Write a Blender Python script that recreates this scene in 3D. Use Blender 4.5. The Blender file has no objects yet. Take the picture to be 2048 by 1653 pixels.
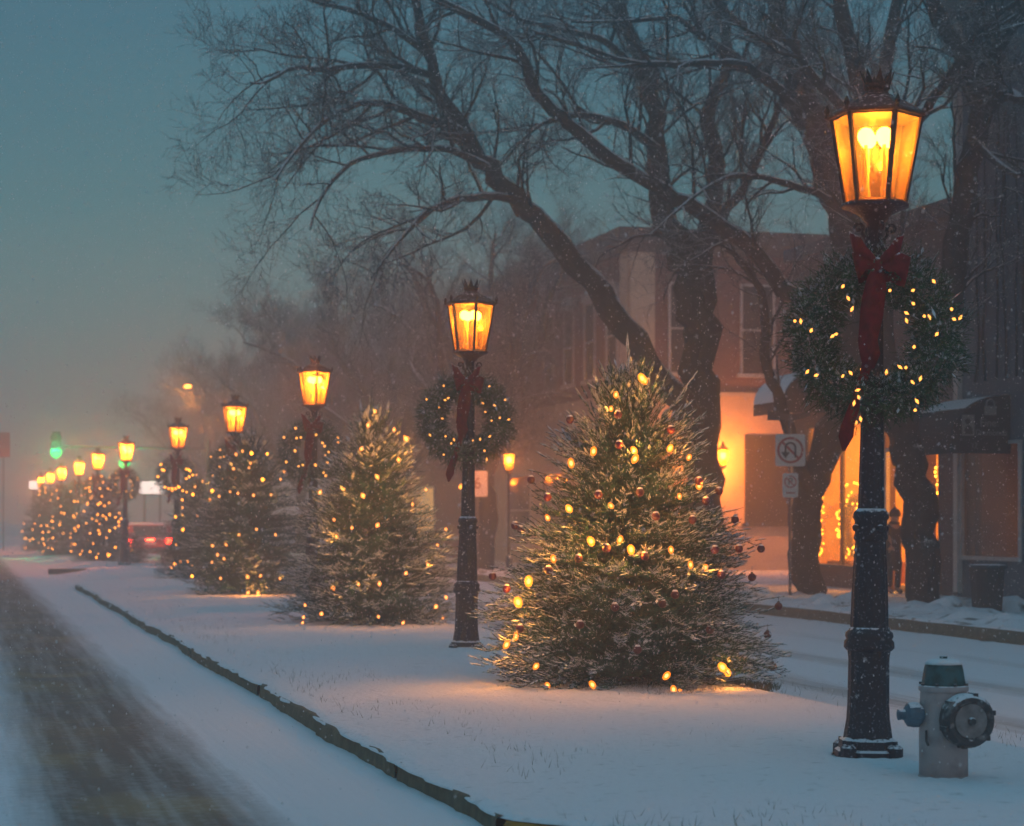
import bpy, math, random
import numpy as np
from mathutils import Vector, Matrix
random.seed(7); RNG = np.random.default_rng(7)
S = bpy.context.scene
COL = S.collection
# ------------------------------------------------------------------ camera, sky, light, exposure
EYE, FPX, HY = 1.6, 4000.0, 1040.0          # eye height, focal length in photo pixels, horizon row
cam = bpy.data.cameras.new('camera'); camo = bpy.data.objects.new('camera', cam); COL.objects.link(camo)
camo.location = (0, 0, EYE); camo.rotation_euler = (math.radians(90), 0, 0)
cam.sensor_width = 36; cam.lens = FPX/2048*36; cam.shift_y = (HY-826.5)/2048
cam.clip_start = .1; cam.clip_end = 2000
cam.dof.use_dof = True; cam.dof.focus_distance = 16.0; cam.dof.aperture_fstop = 2.6
S.camera = camo
W = bpy.data.worlds.new("World"); S.world = W; W.use_nodes = True
wn, wl = W.node_tree.nodes, W.node_tree.links
bg = wn['Background']; bg.inputs['Strength'].default_value = 1.0
geo = wn.new('ShaderNodeTexCoord'); sep = wn.new('ShaderNodeSeparateXYZ'); wl.new(geo.outputs['Generated'], sep.inputs[0])
nz = wn.new('ShaderNodeTexNoise'); nz.inputs['Scale'].default_value = 3.2; nz.inputs['Detail'].default_value = 3
wl.new(geo.outputs['Generated'], nz.inputs['Vector'])
am = wn.new('ShaderNodeMath'); am.operation = 'MULTIPLY_ADD'; am.inputs[1].default_value = .08
wl.new(nz.outputs['Fac'], am.inputs[0]); wl.new(sep.outputs['Z'], am.inputs[2])
rp = wn.new('ShaderNodeValToRGB'); wl.new(am.outputs[0], rp.inputs[0])
e = rp.color_ramp.elements
e[0].position = .045; e[0].color = (.34, .20, .13, 1)
e[1].position = 1; e[1].color = (.115, .255, .36, 1)
for p_, c_ in ((.075, (.20, .16, .15, 1)), (.11, (.13, .17, .18, 1)), (.15, (.05, .165, .20, 1)), (.20, (.002, .13, .18, 1)), (.28, (.0, .09, .155, 1)), (.50, (.02, .17, .26, 1))):
    n_ = e.new(p_); n_.color = c_
sky = wn.new('ShaderNodeTexSky'); sky.sky_type = 'NISHITA'; sky.sun_disc = False
sky.sun_elevation = math.radians(1.5); sky.sun_rotation = math.radians(150)
sm = wn.new('ShaderNodeMix'); sm.data_type = 'RGBA'; sm.blend_type = 'ADD'; sm.inputs['Factor'].default_value = .05
wl.new(rp.outputs['Color'], sm.inputs['A']); wl.new(sky.outputs['Color'], sm.inputs['B'])
wl.new(sm.outputs['Result'], bg.inputs['Color'])
sun = bpy.data.lights.new('dusk_sun', 'SUN'); sun.energy = .10; sun.angle = math.radians(25); sun.color = (1, .72, .78)
suno = bpy.data.objects.new('dusk_sun', sun); COL.objects.link(suno); suno.rotation_euler = (math.radians(50), 0, math.radians(30))
S.view_settings.view_transform = 'Standard'; S.view_settings.look = 'None'
S.view_settings.exposure = 0.12; S.view_settings.gamma = 1
cy = S.cycles
cy.max_bounces = 6; cy.diffuse_bounces = 2; cy.glossy_bounces = 2; cy.transmission_bounces = 4; cy.volume_bounces = 1
cy.transparent_max_bounces = 12; cy.sample_clamp_indirect = 4; cy.sample_clamp_direct = 0; cy.use_light_tree = True
cy.use_denoising = True; cy.denoiser = 'OPENIMAGEDENOISE'
cy.caustics_reflective = False; cy.caustics_refractive = False
HAZE_DENSITY = .0082

# ------------------------------------------------------------------ frames
A = math.atan(1104/FPX); CA, SA = math.cos(A), math.sin(A)
def P(x, y, D):                              # where a point at distance D stands
    return Vector(((x-1024)/FPX*D, D, EYE+(HY-y)/FPX*D))
def R(s, t, z=0.0):                          # street frame: s across, t along
    return Vector((s*CA-t*SA, s*SA+t*CA, z))
def toR(v):
    return (v.x*CA+v.y*SA, -v.x*SA+v.y*CA)
ROADM = Matrix.Rotation(A, 4, 'Z')

# ------------------------------------------------------------------ materials
MATS = {}
def mat(name, col=(.5, .5, .5), rough=.6, metal=0, noise=None, bump=None, emit=None, estr=0, snow=0, spec=.5, coords='Object'):
    if name in MATS: return MATS[name]
    m = bpy.data.materials.new(name); m.use_nodes = True; n, l = m.node_tree.nodes, m.node_tree.links
    b = n['Principled BSDF']; b.inputs['Roughness'].default_value = rough; b.inputs['Metallic'].default_value = metal
    b.inputs['Specular IOR Level'].default_value = spec
    b.inputs['Base Color'].default_value = (*col, 1)
    tc = n.new('ShaderNodeTexCoord'); last = None
    if noise:                                # (scale, colour2, low, high)
        t = n.new('ShaderNodeTexNoise'); t.inputs['Scale'].default_value = noise[0]; t.inputs['Detail'].default_value = 6
        l.new(tc.outputs[coords], t.inputs['Vector'])
        r = n.new('ShaderNodeMapRange'); r.inputs['From Min'].default_value = noise[2]; r.inputs['From Max'].default_value = noise[3]
        l.new(t.outputs['Fac'], r.inputs['Value'])
        x = n.new('ShaderNodeMix'); x.data_type = 'RGBA'; x.inputs['A'].default_value = (*col, 1); x.inputs['B'].default_value = (*noise[1], 1)
        l.new(r.outputs[0], x.inputs['Factor']); last = x.outputs['Result']
    if snow:                                 # snow lying on faces that look up, and flecks stuck on
        g = n.new('ShaderNodeNewGeometry'); s_ = n.new('ShaderNodeSeparateXYZ'); l.new(g.outputs['Normal'], s_.inputs[0])
        t = n.new('ShaderNodeTexNoise'); t.inputs['Scale'].default_value = 35; t.inputs['Detail'].default_value = 3
        l.new(tc.outputs['Object'], t.inputs['Vector'])
        a = n.new('ShaderNodeMath'); a.operation = 'MULTIPLY_ADD'; a.inputs[1].default_value = .9; l.new(t.outputs['Fac'], a.inputs[0]); l.new(s_.outputs['Z'], a.inputs[2])
        r = n.new('ShaderNodeMapRange'); r.inputs['From Min'].default_value = 1.15-snow; r.inputs['From Max'].default_value = 1.3-snow
        l.new(a.outputs[0], r.inputs['Value'])
        x = n.new('ShaderNodeMix'); x.data_type = 'RGBA'; x.inputs['B'].default_value = (.72, .74, .78, 1)
        if last: l.new(last, x.inputs['A'])
        else: x.inputs['A'].default_value = (*col, 1)
        l.new(r.outputs[0], x.inputs['Factor']); last = x.outputs['Result']
    if last: l.new(last, b.inputs['Base Color'])
    if bump:
        t = n.new('ShaderNodeTexNoise'); t.inputs['Scale'].default_value = bump[0]; t.inputs['Detail'].default_value = 5
        l.new(tc.outputs['Object'], t.inputs['Vector'])
        bn = n.new('ShaderNodeBump'); bn.inputs['Strength'].default_value = bump[1]; bn.inputs['Distance'].default_value = bump[2] if len(bump) > 2 else .02
        l.new(t.outputs['Fac'], bn.inputs['Height']); l.new(bn.outputs[0], b.inputs['Normal'])
    if emit:
        b.inputs['Emission Color'].default_value = (*emit, 1); b.inputs['Emission Strength'].default_value = estr
    MATS[name] = m; return m
def glow(name, col, strength, sampled=True):
    m = bpy.data.materials.new(name); m.use_nodes = True; n, l = m.node_tree.nodes, m.node_tree.links
    n.remove(n['Principled BSDF']); e_ = n.new('ShaderNodeEmission'); e_.inputs[0].default_value = (*col, 1); e_.inputs[1].default_value = strength
    l.new(e_.outputs[0], n['Material Output'].inputs[0])
    m.cycles.emission_sampling = 'FRONT' if sampled else 'NONE'
    MATS[name] = m; return m
def shell(name, col, strength, clear):
    m = glow(name, col, strength, False); n, l = m.node_tree.nodes, m.node_tree.links
    e_ = [x for x in n if x.type == 'EMISSION'][0]; t = n.new('ShaderNodeBsdfTransparent'); x = n.new('ShaderNodeMixShader'); x.inputs[0].default_value = clear
    l.new(e_.outputs[0], x.inputs[1]); l.new(t.outputs[0], x.inputs[2]); l.new(x.outputs[0], n['Material Output'].inputs[0]); return m
def glass(name, tint, trans, diff, gloss):
    m = bpy.data.materials.new(name); m.use_nodes = True; n, l = m.node_tree.nodes, m.node_tree.links
    n.remove(n['Principled BSDF'])
    t = n.new('ShaderNodeBsdfTransparent'); t.inputs[0].default_value = (*tint, 1)
    d = n.new('ShaderNodeBsdfTranslucent'); d.inputs[0].default_value = (*tint, 1)
    g = n.new('ShaderNodeBsdfGlossy'); g.inputs['Roughness'].default_value = .12
    nt = n.new('ShaderNodeTexNoise'); nt.inputs['Scale'].default_value = 9; tc = n.new('ShaderNodeTexCoord'); mp = n.new('ShaderNodeMapping')
    mp.inputs['Scale'].default_value = (3, 3, .6); l.new(tc.outputs['Object'], mp.inputs[0]); l.new(mp.outputs[0], nt.inputs['Vector'])
    r = n.new('ShaderNodeMapRange'); r.inputs['From Min'].default_value = .35; r.inputs['From Max'].default_value = .7
    r.inputs['To Min'].default_value = diff*.6; r.inputs['To Max'].default_value = diff*1.4; l.new(nt.outputs['Fac'], r.inputs['Value'])
    a = n.new('ShaderNodeMixShader'); l.new(r.outputs[0], a.inputs[0]); l.new(t.outputs[0], a.inputs[1]); l.new(d.outputs[0], a.inputs[2])
    b = n.new('ShaderNodeMixShader'); b.inputs[0].default_value = gloss; l.new(a.outputs[0], b.inputs[1]); l.new(g.outputs[0], b.inputs[2])
    l.new(b.outputs[0], n['Material Output'].inputs[0]); MATS[name] = m; return m

SNOWC = (.78, .79, .82)
M_snow = mat('snow', SNOWC, .9, bump=(14, .35, .03), noise=(5, (.66, .67, .70), .45, .8), spec=.2)
M_iron = mat('black_iron', (.012, .018, .032), .55, .3, bump=(45, .6, .015), snow=.10, noise=(55, (.30, .34, .40), .60, .72))
M_ironroof = mat('lantern_iron', (.02, .016, .016), .6, .2, bump=(60, .3, .01), snow=-.22, noise=(60, (.12, .09, .07), .55, .7))
M_bark = mat('tree_bark', (.026, .022, .021), .95, bump=(18, .6, .04), snow=.24, noise=(6, (.05, .044, .04), .4, .7), spec=.1)
M_needle = mat('fir_needle', (.012, .100, .095), .7, noise=(3.0, (.03, .13, .09), .4, .65), spec=.1)
M_needle2 = mat('pale_fir_needle', (.08, .18, .16), .8, spec=.15)
M_snowneedle = mat('frosted_needle', (.60, .70, .76), .9, spec=.1)
M_twig = mat('fir_twig', (.022, .020, .016), .9, spec=.1)
M_bow = mat('red_velvet', (.20, .003, .012), .65, bump=(14, .8, .03), noise=(14, (.10, .002, .006), .4, .7), snow=.05, spec=.2)
M_red = mat('red_bauble_glass', (.075, .004, .012), .35, bump=(8, .1, .01))
M_brick = None
M_pane = glass('lantern_glass', (1, .43, .045), .8, .15, .05)
M_mantle = glow('gas_mantle', (1, .72, .42), 40, False)
M_tube = mat('mantle_tube', (.9, .75, .5), .3)
BULBC = (1, .28, .014)
M_bulb = shell('warm_bulb', (1, .21, .008), 2.4, .35)
M_core = glow('hot_filament', (1, .62, .22), 5, False)
M_bulbhi = shell('bright_warm_bulb', (1, .25, .012), 3.2, .3)
M_bulbfar = glow('far_warm_bulb', (1, .29, .02), 9, False)
M_bulbw = glow('wreath_bulb', (1, .36, .06), 3.0, False)

def brick(name, c1, c2, mortar, scale=1.0, vert=False):
    m = bpy.data.materials.new(name); m.use_nodes = True; n, l = m.node_tree.nodes, m.node_tree.links
    b = n['Principled BSDF']; b.inputs['Roughness'].default_value = .9
    tc = n.new('ShaderNodeTexCoord'); sp = n.new('ShaderNodeSeparateXYZ'); l.new(tc.outputs['Object'], sp.inputs[0])
    ad = n.new('ShaderNodeMath'); l.new(sp.outputs['X'], ad.inputs[0]); l.new(sp.outputs['Y'], ad.inputs[1])
    cb = n.new('ShaderNodeCombineXYZ'); l.new(ad.outputs[0], cb.inputs['X']); l.new(sp.outputs['Z'], cb.inputs['Y'])
    t = n.new('ShaderNodeTexBrick'); t.inputs['Scale'].default_value = scale; t.inputs['Brick Width'].default_value = .215; t.inputs['Row Height'].default_value = .075
    t.inputs['Mortar Size'].default_value = .008
    t.inputs['Color1'].default_value = (*c1, 1); t.inputs['Color2'].default_value = (*c2, 1); t.inputs['Mortar'].default_value = (*mortar, 1)
    l.new(cb.outputs[0], t.inputs['Vector'])
    nt = n.new('ShaderNodeTexNoise'); nt.inputs['Scale'].default_value = .8; nt.inputs['Detail'].default_value = 6; l.new(tc.outputs['Object'], nt.inputs['Vector'])
    x = n.new('ShaderNodeMix'); x.data_type = 'RGBA'; x.blend_type = 'MULTIPLY'; x.inputs['Factor'].default_value = .8
    r = n.new('ShaderNodeMapRange'); r.inputs['From Min'].default_value = .3; r.inputs['From Max'].default_value = .7; r.inputs['To Min'].default_value = .6; l.new(nt.outputs['Fac'], r.inputs['Value'])
    l.new(t.outputs['Color'], x.inputs['A']); l.new(r.outputs[0], x.inputs['B']); l.new(x.outputs['Result'], b.inputs['Base Color'])
    MATS[name] = m; return m
M_brick = brick('red_brick', (.27, .085, .07), (.21, .06, .055), (.22, .16, .14))
M_brick2 = brick('brown_brick', (.17, .10, .085), (.13, .075, .065), (.16, .12, .11))
M_cream = mat('cream_stucco', (.60, .48, .36), .9, noise=(1.4, (.45, .36, .28), .4, .75))
M_trim = mat('pale_trim_paint', (.55, .52, .50), .7, noise=(4, (.4, .38, .37), .4, .8))
M_grey = mat('grey_stucco', (.13, .15, .18), .9, noise=(1.6, (.08, .095, .12), .35, .7))
M_dark = mat('dark_frame', (.02, .018, .02), .5, snow=.05)
M_darkpane = mat('dark_window_glass', (.015, .018, .022), .08, noise=(2, (.03, .03, .035), .4, .7))
M_roof = mat('roofing', (.1, .1, .11), .9)
M_amberwall = mat('shop_interior_wall', (.75, .5, .22), .9, noise=(2, (.5, .3, .12), .4, .7))
M_white = mat('sign_white', (.72, .70, .68), .5, bump=(20, .05))
M_signred = mat('sign_red', (.40, .03, .03), .5)
M_signblack = mat('sign_black', (.02, .02, .02), .5)
M_post = mat('galvanised_post', (.12, .12, .13), .6, .4, bump=(50, .2), snow=.1)
M_kerb = mat('kerb_concrete', (.13, .095, .06), .95, noise=(9, (.20, .15, .09), .4, .7), bump=(30, .6))
M_kerby = mat('yellow_kerb_paint', (.46, .22, .02), .9, noise=(9, (.2, .11, .03), .4, .7), bump=(30, .5))

# ------------------------------------------------------------------ mesh helpers
def link(name, me, mats, parent=None, loc=None, rot=None):
    for m in (mats if isinstance(mats, (list, tuple)) else [mats]): me.materials.append(m)
    o = bpy.data.objects.new(name, me); COL.objects.link(o)
    if parent: o.parent = parent
    if loc is not None: o.location = loc
    if rot is not None: o.rotation_euler = rot
    return o
class MB:
    def __init__(s): s.v, s.f, s.m = [], [], []
    def add(s, v, f, mi=0):
        k = len(s.v); s.v += [tuple(p) for p in v]; s.f += [tuple(i+k for i in q) for q in f]; s.m += [mi]*len(f)
    def box(s, x0, x1, y0, y1, z0, z1, mi=0):
        v = [(x, y, z) for z in (z0, z1) for x, y in ((x0, y0), (x1, y0), (x1, y1), (x0, y1))]
        s.add(v, [(3, 2, 1, 0), (4, 5, 6, 7), (0, 1, 5, 4), (1, 2, 6, 5), (2, 3, 7, 6), (3, 0, 4, 7)], mi)
    def lathe(s, prof, n=16, off=0.0, c=(0, 0), mi=0, flute=0, caps=True):
        k = len(prof); v = []
        for r, z in prof:
            for i in range(n):
                a = 2*math.pi*(i+off)/n; rr = r*(1-(flute if i % 2 else 0)); v.append((c[0]+rr*math.cos(a), c[1]+rr*math.sin(a), z))
        f = [(j*n+i, j*n+(i+1) % n, (j+1)*n+(i+1) % n, (j+1)*n+i) for j in range(k-1) for i in range(n)]
        if caps: f += [tuple(range(n-1, -1, -1)), tuple((k-1)*n+i for i in range(n))]
        s.add(v, f, mi)
    def tube(s, pts, rad, n=6, mi=0, caps=True):
        pts = [Vector(p) for p in pts]; k = len(pts)
        if not hasattr(rad, '__len__'): rad = [rad]*k
        v = []; up = Vector((0, 0, 1)); prev = None
        for i, p in enumerate(pts):
            d = (pts[min(i+1, k-1)]-pts[max(i-1, 0)]).normalized()
            if prev is None:
                h = up if abs(d.z) < .9 else Vector((1, 0, 0)); a = d.cross(h).normalized()
            else: a = (prev-d*prev.dot(d)).normalized()
            prev = a; b = d.cross(a)
            for j in range(n):
                t = 2*math.pi*j/n; v.append(p+(a*math.cos(t)+b*math.sin(t))*rad[i])
        f = [(j*n+i, (j+1)*n+i, (j+1)*n+(i+1) % n, j*n+(i+1) % n) for j in range(k-1) for i in range(n)]
        if caps: f += [tuple(range(n)), tuple((k-1)*n+i for i in range(n-1, -1, -1))]
        s.add(v, f, mi)
    def prism(s, poly, d0, d1, axis='y', mi=0):   # outline in two axes, extruded along the third
        n = len(poly)
        def pt(a, b, d): return (a, d, b) if axis == 'y' else ((d, a, b) if axis == 'x' else (a, b, d))
        v = [pt(a, b, d0) for a, b in poly]+[pt(a, b, d1) for a, b in poly]
        s.add(v, [tuple(range(n)), tuple(range(2*n-1, n-1, -1))]+[(i, i+n, (i+1) % n+n, (i+1) % n) for i in range(n)], mi)
    def sphere(s, c, r, n=8, k=5, sz=1.0, mi=0):
        prof = [(max(r*math.sin(math.pi*j/k), r*.02), -r*sz*math.cos(math.pi*j/k)) for j in range(k+1)]
        s.lathe([(a, b+c[2]) for a, b in prof], n, c=(c[0], c[1]), mi=mi)
    def mesh(s, name, smooth=False):
        me = bpy.data.meshes.new(name); me.from_pydata(s.v, [], s.f)
        if any(s.m): me.polygons.foreach_set('material_index', s.m)
        if smooth: me.polygons.foreach_set('use_smooth', [True]*len(s.f))
        me.update(); return me
    def build(s, name, mats, parent=None, loc=None, rot=None, smooth=False):
        return link(name, s.mesh(name, smooth), mats, parent, loc, rot)
def tri_mesh(name, V, F, MI=None, nside=3):
    V = np.asarray(V, np.float32).reshape(-1, 3); F = np.asarray(F, np.int32).reshape(-1, nside)
    me = bpy.data.meshes.new(name); me.vertices.add(len(V)); me.vertices.foreach_set('co', V.ravel())
    me.loops.add(F.size); me.loops.foreach_set('vertex_index', F.ravel())
    me.polygons.add(len(F)); me.polygons.foreach_set('loop_start', np.arange(0, F.size, nside, dtype=np.int32))
    me.polygons.foreach_set('loop_total', np.full(len(F), nside, np.int32))
    if MI is not None: me.polygons.foreach_set('material_index', np.asarray(MI, np.int32))
    me.update(calc_edges=True); return me
def tag(o, label=None, cat=None, group=None, kind=None):
    if label: o['label'] = label
    if cat: o['category'] = cat
    if group: o['group'] = group
    if kind: o['kind'] = kind
    return o
def empty(name, loc=(0, 0, 0), rz=0, **k):
    o = bpy.data.objects.new(name, None); COL.objects.link(o); o.location = loc; o.rotation_euler = (0, 0, rz)
    o.empty_display_size = .2; return tag(o, **k)
def copy_tree(o, parent=None):
    c = o.copy(); COL.objects.link(c); c.parent = parent
    for ch in list(o.children): copy_tree(ch, c)
    return c
def text(body, size, material, name, parent, loc, rot, extrude=.003):
    cu = bpy.data.curves.new('lettering', 'FONT'); cu.body = body; cu.size = size; cu.extrude = extrude; cu.align_x = 'CENTER'; cu.align_y = 'CENTER'; cu.resolution_u = 3
    o = bpy.data.objects.new('lettering', cu); COL.objects.link(o)
    dg = bpy.context.evaluated_depsgraph_get(); me = bpy.data.meshes.new_from_object(o.evaluated_get(dg))
    bpy.data.objects.remove(o); bpy.data.curves.remove(cu); me.materials.clear()
    return link(name, me, material, parent, loc, rot)
def noise1(x, seed=0):
    i = math.floor(x); f = x-i; f = f*f*(3-2*f)
    h = lambda k: (math.sin((k+seed*17.3)*127.1)*43758.5453) % 1
    return h(i)*(1-f)+h(i+1)*f
def noise2(x, y, seed=0):
    i, j = np.floor(x), np.floor(y); f, g = x-i, y-j; f = f*f*(3-2*f); g = g*g*(3-2*g)
    h = lambda a, b: np.mod(np.sin(a*127.1+b*311.7+seed*74.7)*43758.5453, 1)
    return (h(i, j)*(1-f)+h(i+1, j)*f)*(1-g)+(h(i, j+1)*(1-f)+h(i+1, j+1)*f)*g
def fbm(x, y, seed=0, o=4):
    r = 0; a = .5
    for k in range(o): r = r+a*noise2(x*2**k, y*2**k, seed+k); a *= .5
    return r

# ------------------------------------------------------------------ ground
def grid(ss, ts, zf):
    s, t = np.meshgrid(np.array(ss), np.array(ts), indexing='ij'); z = zf(s, t)
    V = np.stack([s, t, z], -1).reshape(-1, 3); ns, nt = s.shape
    i = np.arange(ns-1)[:, None]*nt+np.arange(nt-1)[None]; i = i.ravel()
    F = np.stack([i, i+nt, i+nt+1, i+1], -1); return V, F
def road_material(name, tracks):
    m = bpy.data.materials.new(name); m.use_nodes = True; n, l = m.node_tree.nodes, m.node_tree.links
    b = n['Principled BSDF']; b.inputs['Roughness'].default_value = .85; b.inputs['Specular IOR Level'].default_value = .25
    tc = n.new('ShaderNodeTexCoord'); sp = n.new('ShaderNodeSeparateXYZ'); l.new(tc.outputs['Object'], sp.inputs[0])
    mp = n.new('ShaderNodeMapping'); mp.inputs['Scale'].default_value = (6, .25, 1); l.new(tc.outputs['Object'], mp.inputs[0])
    st = n.new('ShaderNodeTexNoise'); st.inputs['Scale'].default_value = 1.6; st.inputs['Detail'].default_value = 6; l.new(mp.outputs[0], st.inputs['Vector'])
    fn = n.new('ShaderNodeTexNoise'); fn.inputs['Scale'].default_value = 12; fn.inputs['Detail'].default_value = 8; fn.inputs['Roughness'].default_value = .7; l.new(tc.outputs['Object'], fn.inputs['Vector'])
    tot = None
    for c, w, soft, amt in tracks:
        d = n.new('ShaderNodeMath'); d.operation = 'SUBTRACT'; d.inputs[1].default_value = c; l.new(sp.outputs['X'], d.inputs[0])
        a = n.new('ShaderNodeMath'); a.operation = 'ABSOLUTE'; l.new(d.outputs[0], a.inputs[0])
        r = n.new('ShaderNodeMapRange'); r.interpolation_type = 'SMOOTHSTEP'; r.inputs['From Min'].default_value = w+soft; r.inputs['From Max'].default_value = max(w-soft, 0)
        r.inputs['To Min'].default_value = 0; r.inputs['To Max'].default_value = amt
        l.new(a.outputs[0], r.inputs['Value'])
        if tot is None: tot = r.outputs[0]
        else:
            q = n.new('ShaderNodeMath'); q.operation = 'MAXIMUM'; l.new(tot, q.inputs[0]); l.new(r.outputs[0], q.inputs[1]); tot = q.outputs[0]
    k = n.new('ShaderNodeMath'); k.operation = 'MULTIPLY_ADD'; k.inputs[1].default_value = .75; l.new(st.outputs['Fac'], k.inputs[0]); l.new(tot, k.inputs[2])
    k2 = n.new('ShaderNodeMath'); k2.operation = 'MULTIPLY_ADD'; k2.inputs[1].default_value = .55; l.new(fn.outputs['Fac'], k2.inputs[0]); l.new(k.outputs[0], k2.inputs[2])
    r = n.new('ShaderNodeMapRange'); r.inputs['From Min'].default_value = .85; r.inputs['From Max'].default_value = 1.75; l.new(k2.outputs[0], r.inputs['Value'])
    x = n.new('ShaderNodeMix'); x.data_type = 'RGBA'; x.inputs['A'].default_value = (*SNOWC, 1); gb = n.new('ShaderNodeMix'); gb.data_type = 'RGBA'; gb.inputs['A'].default_value = (.20, .165, .14, 1); gb.inputs['B'].default_value = (.30, .225, .14, 1)
    gn = n.new('ShaderNodeTexNoise'); gn.inputs['Scale'].default_value = .9; l.new(tc.outputs['Object'], gn.inputs['Vector']); gr = n.new('ShaderNodeMapRange'); gr.inputs['From Min'].default_value = .48; gr.inputs['From Max'].default_value = .68; l.new(gn.outputs['Fac'], gr.inputs['Value']); l.new(gr.outputs[0], gb.inputs['Factor']); l.new(gb.outputs['Result'], x.inputs['B'])
    l.new(r.outputs[0], x.inputs['Factor'])
    sk = n.new('ShaderNodeMapRange'); sk.inputs['From Min'].default_value = .62; sk.inputs['From Max'].default_value = .75; sk.inputs['To Max'].default_value = .5; l.new(fn.outputs['Fac'], sk.inputs['Value'])
    x2 = n.new('ShaderNodeMix'); x2.data_type = 'RGBA'; x2.inputs['B'].default_value = (.35, .34, .34, 1); l.new(sk.outputs[0], x2.inputs['Factor']); l.new(x.outputs['Result'], x2.inputs['A'])
    l.new(x2.outputs['Result'], b.inputs['Base Color'])
    bn = n.new('ShaderNodeBump'); bn.inputs['Strength'].default_value = .5; bn.inputs['Distance'].default_value = .04; l.new(k2.outputs[0], bn.inputs['Height']); l.new(bn.outputs[0], b.inputs['Normal'])
    return m
g = MB(); g.add([(-400, -100, 0), (400, -100, 0), (400, 900, 0), (-400, 900, 0)], [(0, 1, 2, 3)])
tag(g.build('ground', mat('snow_field', (.74, .75, .78), .9, noise=(.5, (.6, .6, .62), .4, .7)), loc=(0, 0, -.22)), kind='structure')
ts = list(np.arange(3, 34, .09))+list(np.arange(34, 62, .25))+list(np.arange(62, 300, 4))
def kerb_s(t): return 2.9+.022*np.sin(t*.7)+.012*np.sin(t*2.3)
def zroad(s, t):
    drift = np.clip((s-2.25)/.7, 0, 1)**2*(.01+.05*fbm(t*.8, s*0, 3))*(t < 54)
    rut = -.012*np.exp(-((s-1.0)/.5)**2)
    return -.205+rut+.012*fbm(s*1.5, t*1.2, 1)+drift
V, F = grid(list(np.arange(-14, -2, .5))+list(np.arange(-2, 3.25, .1)), ts, zroad)
me = tri_mesh('road', V, F, nside=4); me.polygons.foreach_set('use_smooth', [True]*len(F))
o = link('road', me, road_material('snowy_road', [(1.1, .68, .38, 1.05), (-.75, .35, .3, .55), (-3.0, .6, .4, .6)])); o.matrix_world = ROADM; tag(o, kind='structure')
# right-hand road
V, F = grid(list(np.arange(7.2, 15, .2)), ts, lambda s, t: -.175+.02*fbm(s*.9, t*.9, 5))
me = tri_mesh('road', V, F, nside=4); me.polygons.foreach_set('use_smooth', [True]*len(F))
o = link('road', me, road_material('snowy_side_road', [(8.75, .32, .35, .62), (10.5, .3, .35, .6), (12.4, .2, .4, .3)])); o.matrix_world = ROADM; tag(o, kind='structure')
# medians
def median(name, t0, t1, nose0, nose1, seed, step):
    ts_ = np.concatenate([np.arange(t0, min(t1, 32), step), np.arange(min(t1, 32), t1+.01, step*3)])
    k = 90; u = (np.linspace(0, 1, k)**1.6)
    V = []
    for t in ts_:
        s0 = kerb_s(t)-.02+.05*(noise1(t*3, seed)-.5)+.04*(noise1(t*11, seed+1)-.5); s1 = 7.9+.2*noise1(t*.4, 3)
        if nose0 and t < t0+nose0: q = (t0+nose0-t)/nose0; s0 += 2.3*(1-math.sqrt(max(0, 1-q*q)))+.85*min(q*2.3, .6)
        if nose1 and t > t1-nose1: q = (t-(t1-nose1))/nose1; w = 2.4*(1-math.sqrt(max(0, 1-q*q))); s0 += w; s1 -= w
        for x in u:
            s = s0+x*(s1-s0)
            edge = min(1, (s-s0)/(.10 if seed == 2 else 1.4))**(.5 if seed == 2 else 1.5); z = (.145 if seed == 2 else .145*edge)+.03*edge+.06*(1-math.cos(min(1, (s-s0)/2)*math.pi))/2
            z += (.07*(float(fbm(np.float64(s*.9), np.float64(t*.7), seed))-.45)+.03*(float(fbm(np.float64(s*5), np.float64(t*5), seed+3))-.45))*min(1, (s-s0)*3)
            if s > s1-1.1: z *= (1-((s-(s1-1.1))/1.1)**2)
            z -= .215
            V.append((s, t, z))
    n = len(ts_); i = (np.arange(n-1)[:, None]*k+np.arange(k-1)[None]).ravel(); F = np.stack([i, i+1, i+k+1, i+k], -1)
    me = tri_mesh('median', V, F, nside=4); me.polygons.foreach_set('use_smooth', [True]*len(F))
    o = link('median', me, M_snowmed); o.matrix_world = ROADM; tag(o, kind='structure'); return o
M_snowmed = mat('median_snow', SNOWC, .9, bump=(17, .8, .035), noise=(11, (.50, .52, .53), .60, .80), spec=.2)
median('median', 8.45, 56, 2.3, 3, 2, .16)
median('median', 67.7, 190, 0, 0, 9, 1.0)
def kerb(t0, t1, seed, mi, dt=.12, slant=False):
    V, F = [], []; ts_ = np.arange(t0, t1+.001, dt); n = 0
    for t in ts_:
        s = float(kerb_s(t))
        if slant: s += 2.3*(1-math.sqrt(max(0, 1-((10.75-t)/2.3)**2)))+.85*min(10.75-t, .6) if t < 10.75 else 0
        j = .022*(noise1(t*9, seed)-.5)
        top = .15+.03*(noise1(t*2.4, seed+2)-.5); top -= .215; V += [(s-.035+j, t, -.26), (s-.02+j, t, top-.02), (s+.0+j, t, top+.004), (s+.10, t, top-.01)]
    for q in range(len(ts_)-1):
        for c in range(3): F.append((q*4+c, q*4+c+1, q*4+c+5, q*4+c+4))
    return V, F
for (t0, t1, mm) in ((8.45, 10.77, M_kerby), (10.81, 13.4, M_kerb), (13.43, 16.5, M_kerb), (16.53, 20.2, M_kerb), (20.24, 26, M_kerb), (26.03, 34, M_kerb), (34.03, 43, M_kerb), (43.03, 52.9, M_kerb)):
    V, F = kerb(t0, t1, int(t0), 0, slant=True); o = link('kerb', tri_mesh('kerb', V, F, nside=4), mm); o.matrix_world = ROADM; tag(o, kind='structure')
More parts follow.
